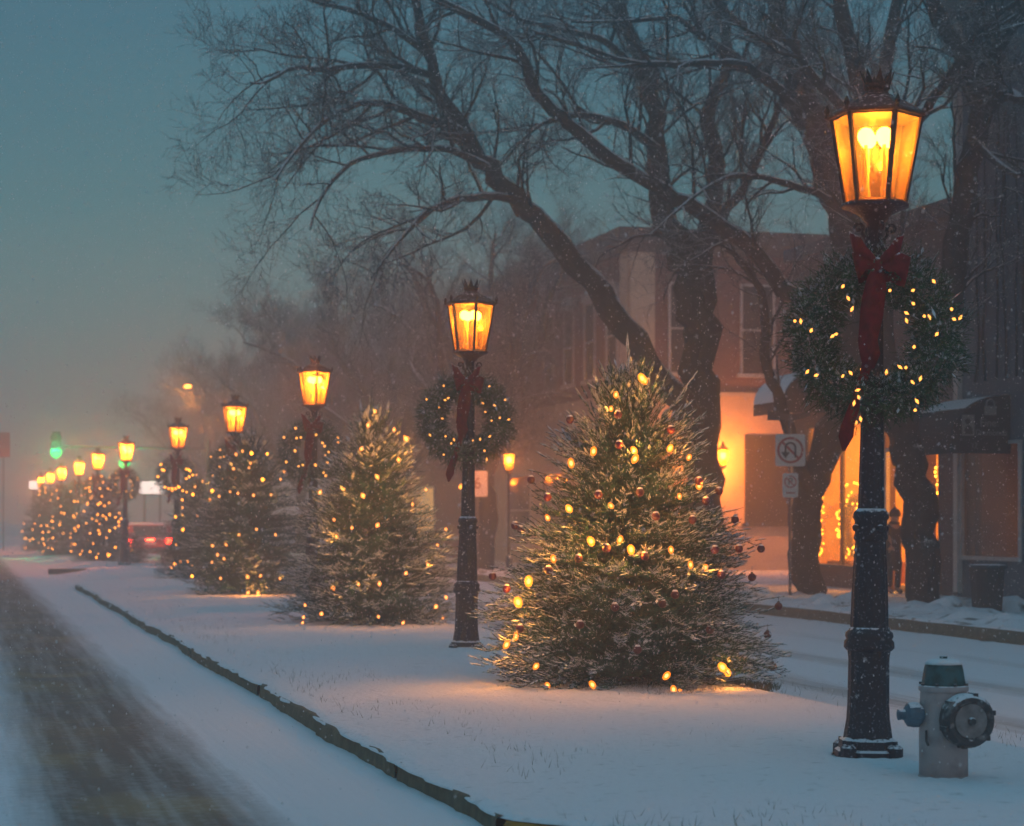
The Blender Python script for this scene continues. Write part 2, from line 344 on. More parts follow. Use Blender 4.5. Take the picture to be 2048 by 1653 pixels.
g = MB(); g.box(2.8, 7.6, 67.5, 67.72, -.25, -.02); o = g.build('kerb', M_kerb); o.matrix_world = ROADM; tag(o, kind='structure')
# far pavement with its tree lawn, lumpy with old snow and leaves
M_walk = mat('pavement_snow', SNOWC, .9, bump=(10, .6, .05), noise=(2.2, (.16, .14, .12), .56, .66), spec=.2)
def zwalk(s, t):
    lump = np.exp(-((s-15.9)/1.3)**2)*.28*np.clip(fbm(s*2.2, t*2.2, 21)-.4, 0, 1)*2.2
    return -.01+lump+.02*fbm(s*3, t*3, 8)-.2*(s < 14.55)
V, F = grid([14.3, 14.5, 14.6]+list(np.arange(14.7, 19, .12))+list(np.arange(19, 46, 1.5)), list(np.arange(20, 60, .15))+list(np.arange(60, 260, 2)), zwalk)
me = tri_mesh('pavement', V, F, nside=4); me.polygons.foreach_set('use_smooth', [True]*len(F))
o = link('pavement', me, M_walk); o.matrix_world = ROADM; tag(o, kind='structure')
V, F = grid([14.40, 14.44, 14.58], list(np.arange(20, 150, .4)), lambda s, t: np.where(s < 14.42, -.22, -.003+.015*noise2(t*1.3, s*0, 4)))
o = link('kerb', tri_mesh('kerb', V, F, nside=4), M_kerb); o.matrix_world = ROADM; tag(o, kind='structure')

# ------------------------------------------------------------------ sprigs of needles
def unit(v): return v/np.maximum(np.linalg.norm(v, axis=-1, keepdims=True), 1e-9)
def sprigs(name, O, Dr, L, K=18, nl=.03, nw=.004, snowp=.3, tw=.004, clump=.35, E=None):
    """twigs with needles all round; material 0 needle, 1 frosted, 2 twig, 3 pale"""
    O, Dr, L = np.asarray(O, float), unit(np.asarray(Dr, float)), np.asarray(L, float); n = len(O)
    E = np.ones(n) if E is None else np.asarray(E, float)
    up = np.array([0, 0, 1.0]); s1 = unit(np.cross(Dr, up+RNG.normal(0, .05, (n, 3)))); s2 = np.cross(s1, Dr)
    u = (np.arange(K)+RNG.random((n, K)))/K; ang = RNG.random((n, K))*2*np.pi
    rad = s1[:, None]*np.cos(ang)[..., None]+s2[:, None]*np.sin(ang)[..., None]
    base = O[:, None]+Dr[:, None]*(u*L[:, None])[..., None]
    nd = unit(Dr[:, None]*(.55+.5*u[..., None])+rad*.9); ln = nl*(.7+.6*RNG.random((n, K)))*(1-.35*u)
    side = unit(np.cross(nd, rad+1e-3))*nw/2
    tipv = base+nd*ln[..., None]
    V = np.stack([base-side, base+side, tipv], 2).reshape(-1, 3); F = np.arange(len(V)).reshape(-1, 3)
    mi = np.where((rad[..., 2] > .25) & (RNG.random((n, K)) < snowp*E[:, None]*(1+1.0*RNG.random((n, 1)))), 1, np.where(RNG.random((n, K)) < .07, 3, 0)).ravel()
    VV, FF, MM = [V], [F], [mi]; k = len(V)
    e0 = O; e1 = O+Dr*L[:, None]
    for a, b in ((s1, s2), (s2, -s1)):
        T = np.stack([e0-a*tw, e0+a*tw, e1], 1).reshape(-1, 3); VV.append(T); FF.append(np.arange(len(T)).reshape(-1, 3)+k); MM.append(np.full(n, 2)); k += len(T)
    c = RNG.random(n) < clump*E                       # snow lying along the top of the twig
    if c.any():
        o_, d_, l_, a_ = O[c], Dr[c], L[c][:, None], s1[c]; w = nl*.46
        p0 = o_+d_*l_*.12; pm = o_+d_*l_*.6; p1 = o_+d_*l_*1.02; U = up*nl*.30
        T = np.stack([p0+U*.6, pm-a_*w+U*.4, pm+U*1.3, pm+a_*w+U*.4, p1+U*.2], 1).reshape(-1, 3); m = int(c.sum())
        b = (np.arange(m)*5)[:, None]
        FF.append(np.concatenate([b+np.array(x) for x in ((0, 1, 2), (0, 2, 3), (1, 4, 2), (2, 4, 3))])+k); VV.append(T); MM.append(np.full(4*m, 1)); k += len(T)
    return tri_mesh(name, np.concatenate(VV), np.concatenate(FF), np.concatenate(MM))
NM = [M_needle, M_snowneedle, M_twig, M_needle2]

def fir_profile(h, w, kind):       # radius at relative height h
    if kind == 0: r = [(0, .86), (.08, 1), (.25, .99), (.45, .84), (.62, .68), (.78, .60), (.90, .46), (1, .30)]
    elif kind == 1: r = [(0, .9), (.08, 1), (.3, .95), (.5, .80), (.7, .60), (.85, .42), (.95, .25), (1, .12)]
    else: r = [(0, .92), (.1, 1), (.35, .93), (.55, .78), (.75, .60), (.9, .40), (1, .16)]
    return np.interp(h, [a for a, b in r], [b for a, b in r])*w
def fir_foliage(H, Wd, kind, dens, K, sl, nl, nw, snowp, clump, seed):
    rg = random.Random(seed); O, D, L, E = [], [], [], []
    levels = int(26*dens**.5)
    for i in range(levels):
        h = (i+.3)/levels; z0 = .12+h*(H-.2); r = float(fir_profile(h, Wd, kind)); nb = max(5, int((10+r*15)*dens**.5))
        for j in range(nb):
            az = rg.random()*2*math.pi; rr = r*rg.uniform(.80, 1.10)*(1+.10*math.sin(3*az+i*.4+seed)); el = rg.uniform(.0, .28)+.9*h**2.2
            if h > .85: el += .3; rr *= rg.uniform(.9, 1.5)
            d = Vector((math.cos(az)*math.cos(el), math.sin(az)*math.cos(el), math.sin(el))); side = Vector((-math.sin(az), math.cos(az), 0))
            p0 = Vector((0, 0, max(.10, z0-rr*math.sin(el)*.5-.05))); ns = max(4, int(rr/.060*dens**.3))
            nv = float(fbm(np.float64(az*2.6+seed), np.float64(i*.42+seed*3), 5))
            rr *= .86+.30*nv
            for q in range(ns):
                f = .12+.88*(q+rg.random())/ns; p = p0+d*rr*f; p.z -= .14*rr*f*f*(1 if h < .7 else 0); p.z = max(p.z, .05)
                if nv < .41 and f > .62 and rg.random() < .5: continue
                sg = rg.choice((-1, 1)); out = rg.uniform(.3, 1.25)
                dd = d*(1.0 if q < ns-1 else 2)+side*sg*out*(1.25-f*.7)+Vector((0, 0, rg.uniform(-.42, .62)))
                O.append(tuple(p)); D.append(tuple(dd)); L.append(sl*rg.uniform(.6, 1.35)*(1.3-.4*f)); E.append(max(0, (f-.45)*1.9)**1.5*(.25+2.6*max(0, nv-.38)/.4))
    for q in range(int(34*dens)):  # leaders at the tip
        az = rg.random()*6.28; e_ = rg.uniform(.8, 1.45); z = H-rg.uniform(.05, .55)
        O.append((rg.gauss(0, .10), rg.gauss(0, .10), z-.05)); D.append((math.cos(az)*math.cos(e_), math.sin(az)*math.cos(e_), math.sin(e_))); L.append(rg.uniform(.18, .36)); E.append(.9)
    for q in range(3):
        O.append((0, 0, H-.15+q*.15)); D.append((rg.gauss(0, .06), rg.gauss(0, .06), 1)); L.append(.3); E.append(.5)
    return sprigs('foliage', O, D, L, K, nl, nw, snowp, .0035, clump, E)
fol_near = fir_foliage(3.02, 1.30, 0, 2.4, 22, .12, .031, .0078, .62, .66, 1)
fol_mid = fir_foliage(3.25, 1.32, 1, 1.3, 18, .19, .044, .0095, .6, .75, 2)
fol_far = fir_foliage(3.45, 1.28, 2, .8, 14, .24, .055, .013, .32, .35, 3)
for m_ in (fol_near, fol_mid, fol_far):
    for x in NM: m_.materials.append(x)
trunk_me = MB(); trunk_me.lathe([(.085, 0), (.07, .6), (.045, 1.8), (.012, 3.0)], 8); trunk_me = trunk_me.mesh('trunk'); trunk_me.materials.append(M_twig)
def bulb_mesh(r, sz, n=9, k=6, m=M_bulb, tilt=0):
    b = MB(); b.sphere((0, 0, 0), r, n, k, sz)
    if k > 3 or m in (M_bulb, M_bulbhi): b.sphere((0, 0, 0), r*.5, 7, 4, sz, 1)
    me = b.mesh('light_bulb', True); me.materials.append(m); me.materials.append(M_core); return me
B_near = bulb_mesh(.029, 1.5); B_hi = bulb_mesh(.037, 1.4, m=M_bulbhi); B_mid = bulb_mesh(.034, 1.4, 5, 2); B_midhi = bulb_mesh(.045, 1.4, 5, 2, M_bulbhi)
B_far = bulb_mesh(.036, 1.1, 4, 2, M_bulbfar); B_w = bulb_mesh(.0115, 2.0, 5, 2, M_bulbw); B_wf = bulb_mesh(.023, 1.2, 4, 2, M_bulbw)
TREES = [
 (1255, 19.6, 3.02, 1.30, 0, fol_near, 1.00, 1.0, 'broad snow-dusted fir hung with red baubles, nearest of the lit trees'),
 (742, 31.0, 3.25, 1.32, 1, fol_mid, 1.0, 1.02, 'pointed snowy fir with lights, between second and third street lamps'),
 (503, 43.0, 3.45, 1.28, 2, fol_far, 1.16, 1.0, 'dark round-topped fir with a bright cluster of lights at its foot, third tree back'),
 (395, 54.5, 3.45, 1.05, 2, fol_far, .85, .80, 'small hazy fir half hidden beside the fifth street lamp, last before the street gap'),
 (208, 77.0, 3.45, 1.28, 2, fol_far, 1.0, .86, 'hazy fir covered all over in lights, just beyond the gap in the median'),
 (135, 89.0, 3.45, 1.28, 2, fol_far, .9, .9, 'misty lit fir behind the densely lit one, second beyond the gap'),
 (88, 101.0, 3.45, 1.28, 2, fol_far, .9, 1.0, 'faintest lit fir at far left end of the row')]
PIX = [
 [(1284,757),(1232,790),(1222,818),(1268,901),(1340,897),(1187,903),(1142,927),(1378,915),(1138,1018),(1182,1083),(1262,1100),(1222,1012),(1342,1100),(1381,1130),(1411,1136),(1057,1163),(1036,1205),(1398,972),(1359,993),(1240,1080),(1107,1118),(1032,1273),(1072,1333),(1185,1370),(1333,1352),(1347,1380),(1360,1385),(1445,1335),(1455,1345),(1453,1390),(1013,1290),(1095,1372),(1270,918),(1095,1036),(1290,762)],
 [(750,823),(736,851),(788,860),(812,878),(723,898),(797,920),(754,954),(726,992),(687,979),(668,1040),(704,1056),(673,1074),(755,1051),(825,1009),(852,980),(875,1091),(892,1059),(856,1130),(812,1147),(717,1169),(759,1168),(666,1176),(643,1228),(607,1235),(610,1211),(757,1234),(806,1246),(872,1214),(885,1235),(892,1195),(864,1248),(605,1246),(640,985)],
 [(485,903),(472,909),(501,927),(498,936),(467,938),(569,945),(561,959),(460,984),(476,987),(507,991),(542,990),(438,993),(420,1000),(513,1059),(478,1070),(551,1070),(452,1090),(425,1092),(435,1110),(448,1118),(424,1125),(495,1154),(560,1157),(496,1186),(516,1186),(441,1157),(521,1152)],
 [(405,963),(393,950),(390,974),(365,1016),(365,1031),(361,1124),(343,1136),(384,1132),(384,1150),(367,1057),(352,1090)],
 [(181,957),(203,953),(206,965),(200,978),(216,978),(185,993),(204,993),(230,989),(218,1006),(209,1012),(196,1010),(184,1038),(193,1042),(206,1032),(199,1048),(231,1035),(237,1052),(180,1067),(199,1068),(219,1062),(213,1076),(180,1104),(197,1108),(216,1108),(171,977),(178,975),(180,983),(168,1023)],
 [(163,991),(153,1028),(149,1035),(150,1062),(141,1067),(142,1092),(113,981),(116,997),(121,1013),(122,1026),(119,1050),(106,1056)],
 [(104,989),(79,1031),(70,1048),(82,1052),(113,1083),(103,1086),(77,1086)]]
BRIGHT = {0: {8, 9, 10, 15, 16, 3, 27, 28, 4, 0}, 1: {5, 6, 7, 3}, 2: {21, 23, 24}, 3: set()}
fir_roots = []
def fir_depth(cx, D, hz, H, Wd, kind, x, y):
    """point on the front of a fir where its bulb sits"""
    dd = D
    for _ in range(4):
        p = P(x, y, dd); dx = p.x-P(cx, 0, D).x; h = min(max((p.z-hz-.12)/(H-.2), 0), 1)
        r = float(fir_profile(h, Wd, kind)); r = r*1.0; dx = max(min(dx, r), -r); dd = D-math.sqrt(max(r*r-dx*dx, 0))
    return P(x, y, dd)
for i, (cx, D, H, Wd, kind, fol, sx, sz, lab) in enumerate(TREES):
    b = P(cx, 0, D); gz = -.03
    root = empty('christmas_tree', (b.x, b.y, gz), i*1.3, label=lab, cat='christmas tree', group='lit fir trees along the median'); fir_roots.append(root)
    root.scale = (sx, sx, sz)
    for nm, me_ in (('foliage', fol), ('trunk', trunk_me)):
        o = bpy.data.objects.new(nm, me_); COL.objects.link(o); o.parent = root
    near = ('nearest broad fir', 'pointed snowy second fir', 'dark third fir', 'small fourth fir by the fifth lamp', 'densely lit fir beyond the median gap', 'misty fir behind the densely lit one', 'faintest fir at far left')[i]
    st = empty('string_lights', (b.x, b.y, gz), 0, label='string of warm amber bulbs wound round the '+near, cat='string lights', group='light strings on the firs')
    wire = []
    for j, (x, y) in enumerate(PIX[i]):
        p = fir_depth(cx, D, gz, H*sz, Wd*sx, kind, x, y)-Vector((b.x, b.y, gz)); hi = j in BRIGHT.get(i, ())
        me_ = (B_hi if hi else B_near) if i == 0 else ((B_midhi if hi else B_mid) if i < 4 else B_far)
        o = bpy.data.objects.new('light_bulb', me_); COL.objects.link(o); o.parent = st; o.location = p
        o.rotation_euler = (random.uniform(-.7, .7), random.uniform(-.7, .7), 0); k_ = random.uniform(.75, 1.15); o.scale = (k_,)*3
        wire.append(p)
        if i < 4 and (hi or j % 2 == 0 or i < 2) and (p.z > .4 or hi):
            L = bpy.data.lights.new('bulb_light', 'POINT'); L.energy = (12 if hi and p.z > .4 else 3.0)*(1, 1.15, 1.3, 1.3)[i]; L.color = (1, .32, .03); L.shadow_soft_size = .03
            o = bpy.data.objects.new('bulb_light', L); COL.objects.link(o); o.parent = st; q_ = p.copy(); q_.z = 0; q_.normalize(); o.location = p+q_*.07
    for q in range((0, 0, 6, 8, 34, 30, 24)[i]):
        az = random.uniform(3.5, 5.9); hz_ = random.random()**1.2; r_ = float(fir_profile(hz_, Wd*sx, kind)); p = Vector((math.cos(az)*r_, math.sin(az)*r_, .2+hz_*(H*sz-.4)))
        o = bpy.data.objects.new('light_bulb', B_far); COL.objects.link(o); o.parent = st; o.location = p; o.scale = (random.uniform(.7, 1.2),)*3; wire.append(p)
    wire.sort(key=lambda q: -q.z+.15*q.x); w = MB()
    pts = []
    for a, c in zip(wire[:-1], wire[1:]):
        for f in (0, .33, .66): q = a.lerp(c, f); q.z -= .04*math.sin(math.pi*f); pts.append(q*.985+Vector((0, 0, 0)))
    w.tube(pts+[wire[-1]], .003, 3); w.build('wire', mat('green_wire', (.01, .03, .015), .6), st)

# baubles on the nearest tree
cxy = P(TREES[0][0], 0, TREES[0][1])
baub = MB(); baub.sphere((0, 0, 0), .038, 14, 8); baub = baub.mesh('bauble', True); baub.materials.append(M_red)
cap = MB(); cap.lathe([(.012, .034), (.012, .048)], 8); cap.lathe([(.002, .046), (.002, .10)], 4); cap = cap.mesh('cap'); cap.materials.append(M_post)
scap = MB(); scap.lathe([(.026, .028), (.022, .038), (.012, .044), (.004, .046)], 10); scap = scap.mesh('snow_cap', True); scap.materials.append(M_snow)
outl = [(1522,1098,'red bauble hanging right of the nearest fir, uppermost of the low right ones'),(1557,1213,'red bauble farthest right of the nearest fir, above the road'),(1535,1270,'red bauble hanging right of the nearest fir, just under the farthest right one'),(1545,1333,'shiny red bauble hanging low at right edge of the nearest fir'),(1485,1377,'lowest red bauble, near the ground right of the nearest fir'),(1438,983,'red bauble hanging at upper right edge of the nearest fir against the cream wall'),(1062,960,'red bauble hanging at upper left edge of the nearest fir'),(985,1153,'red bauble hanging at far left edge of the nearest fir, beside second lamp')]
inn = [(1095,995),(1197,990),(1280,985),(1140,840),(1236,830),(1342,860),(1398,963),(1312,1033),(1385,1040),(1430,1100),(1478,1098),(1443,1150),(1504,1155),(1213,1097),(1290,1113),(1157,1118),(1097,1141),(1325,1208),(1230,1215),(1040,1258),(1275,1300),(1412,1003),(1238,890),(1013,1178),(1030,1052),(1042,1060),(1470,1040),(1350,1190),(1160,1250),(1420,1260)]
for x, y, lab in outl+[(x, y, None) for x, y in inn]:
    p = fir_depth(TREES[0][0], TREES[0][1], -.03, 3.02, 1.34, 0, x, y)
    if lab is None:
        v = 'upper' if y < 960 else ('middle' if y < 1130 else 'lower'); h = 'left' if x < 1170 else ('centre' if x < 1350 else 'right')
        lab = f'red bauble among the branches at {v} {h} of the nearest fir'
    t = empty('bauble_ornament', p, 0, label=lab, cat='bauble', group='red baubles on the nearest fir'); t.scale = (1.05,)*3
    for nm, me_ in (('ball', baub), ('cap', cap), ('snow_cap', scap)):
        if nm == 'snow_cap' and y > 1150 and x > 1500: continue
        o = bpy.data.objects.new(nm, me_); COL.objects.link(o); o.parent = t
ob = Vector((cxy.x, cxy.y, -.03)); O, D_, L_ = [], [], []
for x, y, lab in outl:
    p = fir_depth(TREES[0][0], TREES[0][1], -.03, 3.02, 1.34, 0, x, y)-ob; p.z += .09; q = Vector((p.x*.55, p.y*.55, p.z-.10)); d = p-q
    for f in np.linspace(0, .9, 8): O.append(tuple(q+d*f)); D_.append(tuple(d.normalized()+Vector([random.gauss(0, .35*(f < .85)) for _ in range(3)]))); L_.append(d.length*.18 if f > .85 else .12)
    O.append(tuple(q)); D_.append(tuple(d)); L_.append(d.length)
me = sprigs('outer_branch', O, D_, L_, 22, .03, .006, .3, .004, .4)
link('outer_branch', me, NM, fir_roots[0])
# bare grass round the nearest tree
V, F = [], []; gc = toR(cxy); n = 0
for q in range(9000):
    a = random.random()*6.283; r = math.sqrt(random.random())
    s = gc[0]+math.cos(a)*r*1.42; t = gc[1]-.25+math.sin(a)*r*1.2; h = random.uniform(.02, .07)*(1.15-r); p = R(s, t, 0); d = random.random()*3.14; w = .004
    V += [(p.x-w*math.cos(d), p.y-w*math.sin(d), -.03), (p.x+w*math.cos(d), p.y+w*math.sin(d), -.03), (p.x+random.gauss(0, .02), p.y+random.gauss(0, .02), .015+h)]; F.append((n, n+1, n+2)); n += 3
tag(link('grass', tri_mesh('grass', V, F), mat('winter_grass', (.10, .085, .03), .9, noise=(4, (.05, .06, .02), .4, .6))), 'dull brown winter grass bare of snow round the nearest fir', 'grass', kind='stuff')

V, F = [], []; n = 0
for q in range(9000):
    t = 8.4+random.random()**1.5*32; s = random.uniform(3.1, 7.9)
    if float(fbm(np.float64(s*1.3), np.float64(t*.9), 44)) < .40+.2*random.random(): continue
    p = R(s, t, 0); d = random.random()*3.14; w = .0022; hh = random.uniform(.012, .045)
    V += [(p.x-w*math.cos(d), p.y-w*math.sin(d), -.03), (p.x+w*math.cos(d), p.y+w*math.sin(d), -.03), (p.x+random.gauss(0, .025), p.y+random.gauss(0, .025), hh)]; F.append((n, n+1, n+2)); n += 3
tag(link('grass', tri_mesh('grass', V, F), mat('poking_grass', (.12, .12, .08), .9)), 'sparse grass tips poking up through the snow of the median', 'grass', kind='stuff')
# small snowy shrub by the sixth lamp
shr = fir_foliage(1.1, .62, 2, .4, 12, .2, .05, .012, .6, .6, 12)
for x in NM: shr.materials.append(x)
b = P(268, 0, 72); t = empty('shrub', (b.x, b.y, -.03), 0, label='low snow-covered shrub at the foot of the sixth street lamp', cat='shrub')
o = bpy.data.objects.new('foliage', shr); COL.objects.link(o); o.parent = t

# ------------------------------------------------------------------ street lamp
def scroll(sx):
    pts = [(.055, 0, 0), (.06, 0, .05), (.09, 0, .09)]
    for k in range(11):
        a = math.pi+.3-k*.62; r = .036*(1-k*.062); pts.append((.118+r*math.cos(a), 0, .105+r*math.sin(a)+.02))
    return pts
def make_lamp():
    root = empty('street_lamp')
    m = MB()                                              # foot plate with bolt lugs
    m.lathe([(.225, -.06), (.225, .05), (.20, .065), (.195, .12), (.165, .14)], 8, .5)
    for k in range(4):
        a = math.pi/4+k*math.pi/2; c = (math.cos(a)*.215, math.sin(a)*.215); m.lathe([(.055, -.05), (.055, .08), (.035, .10)], 8, c=c); m.lathe([(.02, .10), (.018, .125)], 6, c=c)
    m.build('base', M_iron, root)
    m = MB(); m.lathe([(.165, .13), (.158, .18), (.145, .26), (.14, .36), (.137, .66), (.145, .72)], 32, flute=.035); m.build('pedestal', M_iron, root, smooth=False)
    m = MB(); m.lathe([(.15, .715), (.168, .735), (.165, .775), (.150, .79), (.16, .81), (.155, .835), (.135, .85), (.132, .87)], 24); m.build('collar', M_iron, root, smooth=True)
    m = MB(); m.lathe([(.128, .865), (.122, 1.1), (.105, 1.42), (.10, 1.45)], 32, flute=.04); m.build('lower_shaft', M_iron, root)
    m = MB(); m.lathe([(.10, 1.44), (.115, 1.46), (.105, 1.50), (.108, 1.58), (.122, 1.60), (.115, 1.63), (.092, 1.66)], 24)
    for k in range(4):
        a = k*math.pi/2+.4; m.sphere((math.cos(a)*.115, math.sin(a)*.115, 1.53), .026, 8, 5); 
    m.build('knuckle', M_iron, root, smooth=True)
    m = MB(); m.lathe([(.088, 1.65), (.085, 1.80), (.076, 2.3), (.064, 3.0), (.058, 3.40)], 24, flute=.05); m.build('upper_shaft', M_iron, root)
    m = MB(); m.lathe([(.07, 3.36), (.078, 3.39), (.06, 3.42), (.05, 3.5), (.055, 3.56), (.085, 3.585), (.10, 3.61), (.185, 3.655), (.222, 3.665), (.222, 3.688), (.20, 3.692)], 24); m.build('capital', M_iron, root, smooth=True)
    for k in range(4):
        m = MB(); m.tube(scroll(1), .012, 6); m.build('scroll_bracket', M_iron, root, loc=(0, 0, 3.40), rot=(0, 0, k*math.pi/2+.2))
    OFF = math.radians(-16); zb, zt, rb, rt = 3.685, 4.265, .195, .292
    V6 = lambda r, z, k: Vector((r*math.cos(OFF+k*math.pi/3), r*math.sin(OFF+k*math.pi/3), z))
    m = MB()                                              # frame: six posts and two rings
    for k in range(6):
        m.tube([V6(rb, zb, k), V6(rt, zt, k)], [.016, .019], 4)
        m.tube([V6(rb, zb+.01, k), V6(rb, zb+.01, k+1)], .014, 4); m.tube([V6(rt, zt, k), V6(rt, zt, k+1)], .014, 4)
    m.build('lantern_frame', M_ironroof, root)
    for k in range(6):
        m = MB(); e0, e1, t1, t0 = V6(rb*.99, zb+.02, k), V6(rb*.99, zb+.02, k+1), V6(rt*.99, zt-.01, k+1), V6(rt*.99, zt-.01, k)
        c = (e0+e1)/2; m.add([e0, e1, t1, t0], [(0, 1, 2, 3)]); m.build('glass_pane', M_pane, root)
    m = MB(); m.lathe([(.325, 4.262), (.335, 4.275), (.325, 4.29), (.27, 4.32), (.19, 4.37), (.115, 4.40), (.10, 4.415), (.08, 4.42)], 6, OFF/(math.pi/3)); m.build('lantern_roof', M_ironroof, root)
    for k in range(6):
        m = MB(); v = V6(.328, 0, k); m.lathe([(.018, 4.27), (.012, 4.30), (.02, 4.32), (.004, 4.36)], 6, c=(v.x, v.y)); m.build('corner_finial', M_ironroof, root)
    m = MB(); m.lathe([(.085, 4.41), (.075, 4.44), (.09, 4.46), (.088, 4.49)], 16)   # crown
    for k in range(8):
        a = k*math.pi/4; c, s = math.cos(a), math.sin(a); tl = Vector((-s, c, 0))
        b0, b1, tp = Vector((c*.086, s*.086, 4.48))-tl*.032, Vector((c*.086, s*.086, 4.48))+tl*.032, Vector((c*.118, s*.118, 4.575))
        q = Vector((c, s, 0))*-.008; m.add([b0, b1, tp, b0+q, b1+q, tp+q], [(0, 1, 2), (5, 4, 3), (0, 2, 5, 3), (1, 4, 5, 2), (0, 3, 4, 1)])
    m.build('crown_finial', M_ironroof, root)
    for k in range(4):
        a = k*math.pi/2+.5; c, s = math.cos(a)*.085, math.sin(a)*.085
        m = MB(); m.sphere((c, s, 4.13), .058, 10, 6, 1.05); m.build('gas_mantle', M_mantle, root, smooth=True)
        m = MB(); m.lathe([(.022, 3.70), (.022, 3.78), (.014, 3.80), (.012, 4.08)], 8, c=(c, s)); m.build('mantle_tube', M_tube, root)
    L = bpy.data.lights.new('gas_light', 'POINT'); L.energy = 120; L.color = (1, .37, .085); L.shadow_soft_size = .07
    o = bpy.data.objects.new('gas_light', L); COL.objects.link(o); o.parent = root; o.location = (0, 0, 4.13)
    return root
# wreath
M_wn = mat('wreath_needle', (.016, .105, .070), .7, noise=(9.0, (.05, .17, .07), .4, .65), spec=.15)
NMW = [M_wn, M_snowneedle, M_twig, M_needle2]
def wreath_mesh(n, K, nl, nw):
    O, D, L = [], [], []
    for q in range(n):
        th = random.random()*2*math.pi; ph = random.random()*2*math.pi; c = Vector((math.cos(th), 0, math.sin(th))); rr = .165*random.uniform(.25, 1.0)*(1+.22*math.sin(7*th+1)*math.sin(3*th)+.1*math.sin(13*th))
        nrm = c*math.cos(ph)+Vector((0, 1, 0))*math.sin(ph); tan = Vector((-math.sin(th), 0, math.cos(th)))
        O.append(tuple(c*.425+nrm*rr)); D.append(tuple(nrm*1.0+tan*random.uniform(-.9, .9)+Vector((0, 0, random.uniform(-.2, .25))))); L.append(random.uniform(.04, .085) if random.random() < .93 else random.uniform(.12, .17))
    me = sprigs('foliage', O, D, L, K, nl, nw, .08, .002, .04, [1+2.5*max(0, d[2]) for d in D])
    for x in NMW: me.materials.append(x)
    return me
wr_near = wreath_mesh(5400, 20, .024, .0042); wr_far = wreath_mesh(2600, 16, .030, .008)
def ribbon(pts, w, wd, thick=.006):
    m = MB(); k = len(pts); v = []
    for i, p in enumerate(pts):
        p = Vector(p); ww = w[i] if hasattr(w, '__len__') else w; d = Vector(wd[i] if isinstance(wd[0], (tuple, Vector)) else wd).normalized()
        t = (Vector(pts[min(i+1, k-1)])-Vector(pts[max(i-1, 0)])).normalized(); nn = t.cross(d).normalized()*thick/2
        v += [p-d*ww/2-nn, p+d*ww/2-nn, p+d*ww/2+nn, p-d*ww/2+nn]
    f = [(i*4+c, i*4+(c+1) % 4, (i+1)*4+(c+1) % 4, (i+1)*4+c) for i in range(k-1) for c in range(4)]+[(3, 2, 1, 0), ((k-1)*4, (k-1)*4+1, (k-1)*4+2, (k-1)*4+3)]
    m.add(v, f); return m
def make_bow(root):
    bow = MB().build('bow', M_bow, root)
    for sgn, ln, up in ((-1, .17, .13), (1, .21, -.03), (-1, .15, .0), (1, .16, .11)):
        pts = []
        for k in range(15):
            a = 2*math.pi*k/14-math.pi/2; pts.append((sgn*(ln/2+ln/2*math.sin(a)), -.02-.055*math.cos(a)*(1 if k else 1), up*(.5+.5*math.sin(a))+.03*math.cos(a)+.012*math.sin(5*a)))
        ws = [.05+.12*(.5+.5*math.sin(2*math.pi*k/14-math.pi/2)) for k in range(15)]
        ribbon(pts, ws, (.25*sgn, .1, 1)).build('loop', M_bow, bow, smooth=True)
    m = MB(); m.sphere((0, -.03, .01), .045, 10, 6, 1.1); m.build('knot', M_bow, bow, smooth=True)
    t1 = [(-.01, -.04, .0), (-.03, -.07, -.10), (-.04, -.03, -.19), (-.06, -.07, -.28), (-.05, -.02, -.37), (-.07, -.06, -.46), (-.05, -.03, -.55), (-.06, -.06, -.64)]
    ribbon(t1, [.06, .12, .15, .14, .17, .15, .16, .08], (1, .5, .1)).build('tail', M_bow, bow, smooth=True)
    t2 = [(.01, -.03, .0), (.02, -.02, -.12), (.0, -.0, -.3), (-.04, .0, -.48), (-.08, .05, -.66), (-.14, .08, -.84), (-.20, .02, -.99), (-.215, -.03, -1.06), (-.23, -.02, -1.15)]
    ribbon(t2, [.05, .09, .09, .08, .07, .08, .10, .11, .02], (1, .35, 0)).build('tail', M_bow, bow, smooth=True)
    bow.location = (.0, -.165, .44); bow.scale = (.95, 1, 1.05)
    return bow
W1 = [(463,978),(557,982),(643,945),(264,962),(288,1010),(307,1050),(362,1057),(560,1035),(537,1070),(537,1102),(605,1090),(625,1095),(717,1063),(727,1105),(755,1097),(655,1168),(568,1215),(63,1105),(87,1108),(131,1148),(223,1168),(240,1158),(115,1322),(152,1338),(262,1342),(298,1327),(349,1307),(363,1305),(452,1322),(508,1300),(530,1305),(587,1355),(555,1370),(325,1402),(330,1433),(310,1457),(573,1450),(568,1487),(340,1523),(322,1535)]
W1 = [((1550+a*.4657-1740)*.00333, (672-(130+b*.4657))*.00333) for a, b in W1]
W2 = [(165,553),(341,554),(402,606),(360,628),(99,605),(148,636),(170,608),(182,600),(160,678),(316,618),(327,652),(381,676),(350,686),(416,682),(112,743),(172,747),(205,760),(194,775),(278,762),(306,758),(343,747),(165,818),(322,803),(331,836)]
W2 = [((800+a*.5146-930)*.00615, (850-(500+b*.5146))*.00615) for a, b in W2]
W5 = [(.0, .45), (-.38, .2), (-.33, .18), (.30, .22), (.36, .2), (.40, .17), (.48, .05), (.38, 0), (.3, -.05), (.55, -.15), (.45, -.28), (-.3, -.3), (-.2, -.34), (-.1, -.33), (.0, -.34), (.1, -.3), (.07, -.28), (-.1, -.4), (.2, -.4), (-.5, .0), (-.42, .35)]
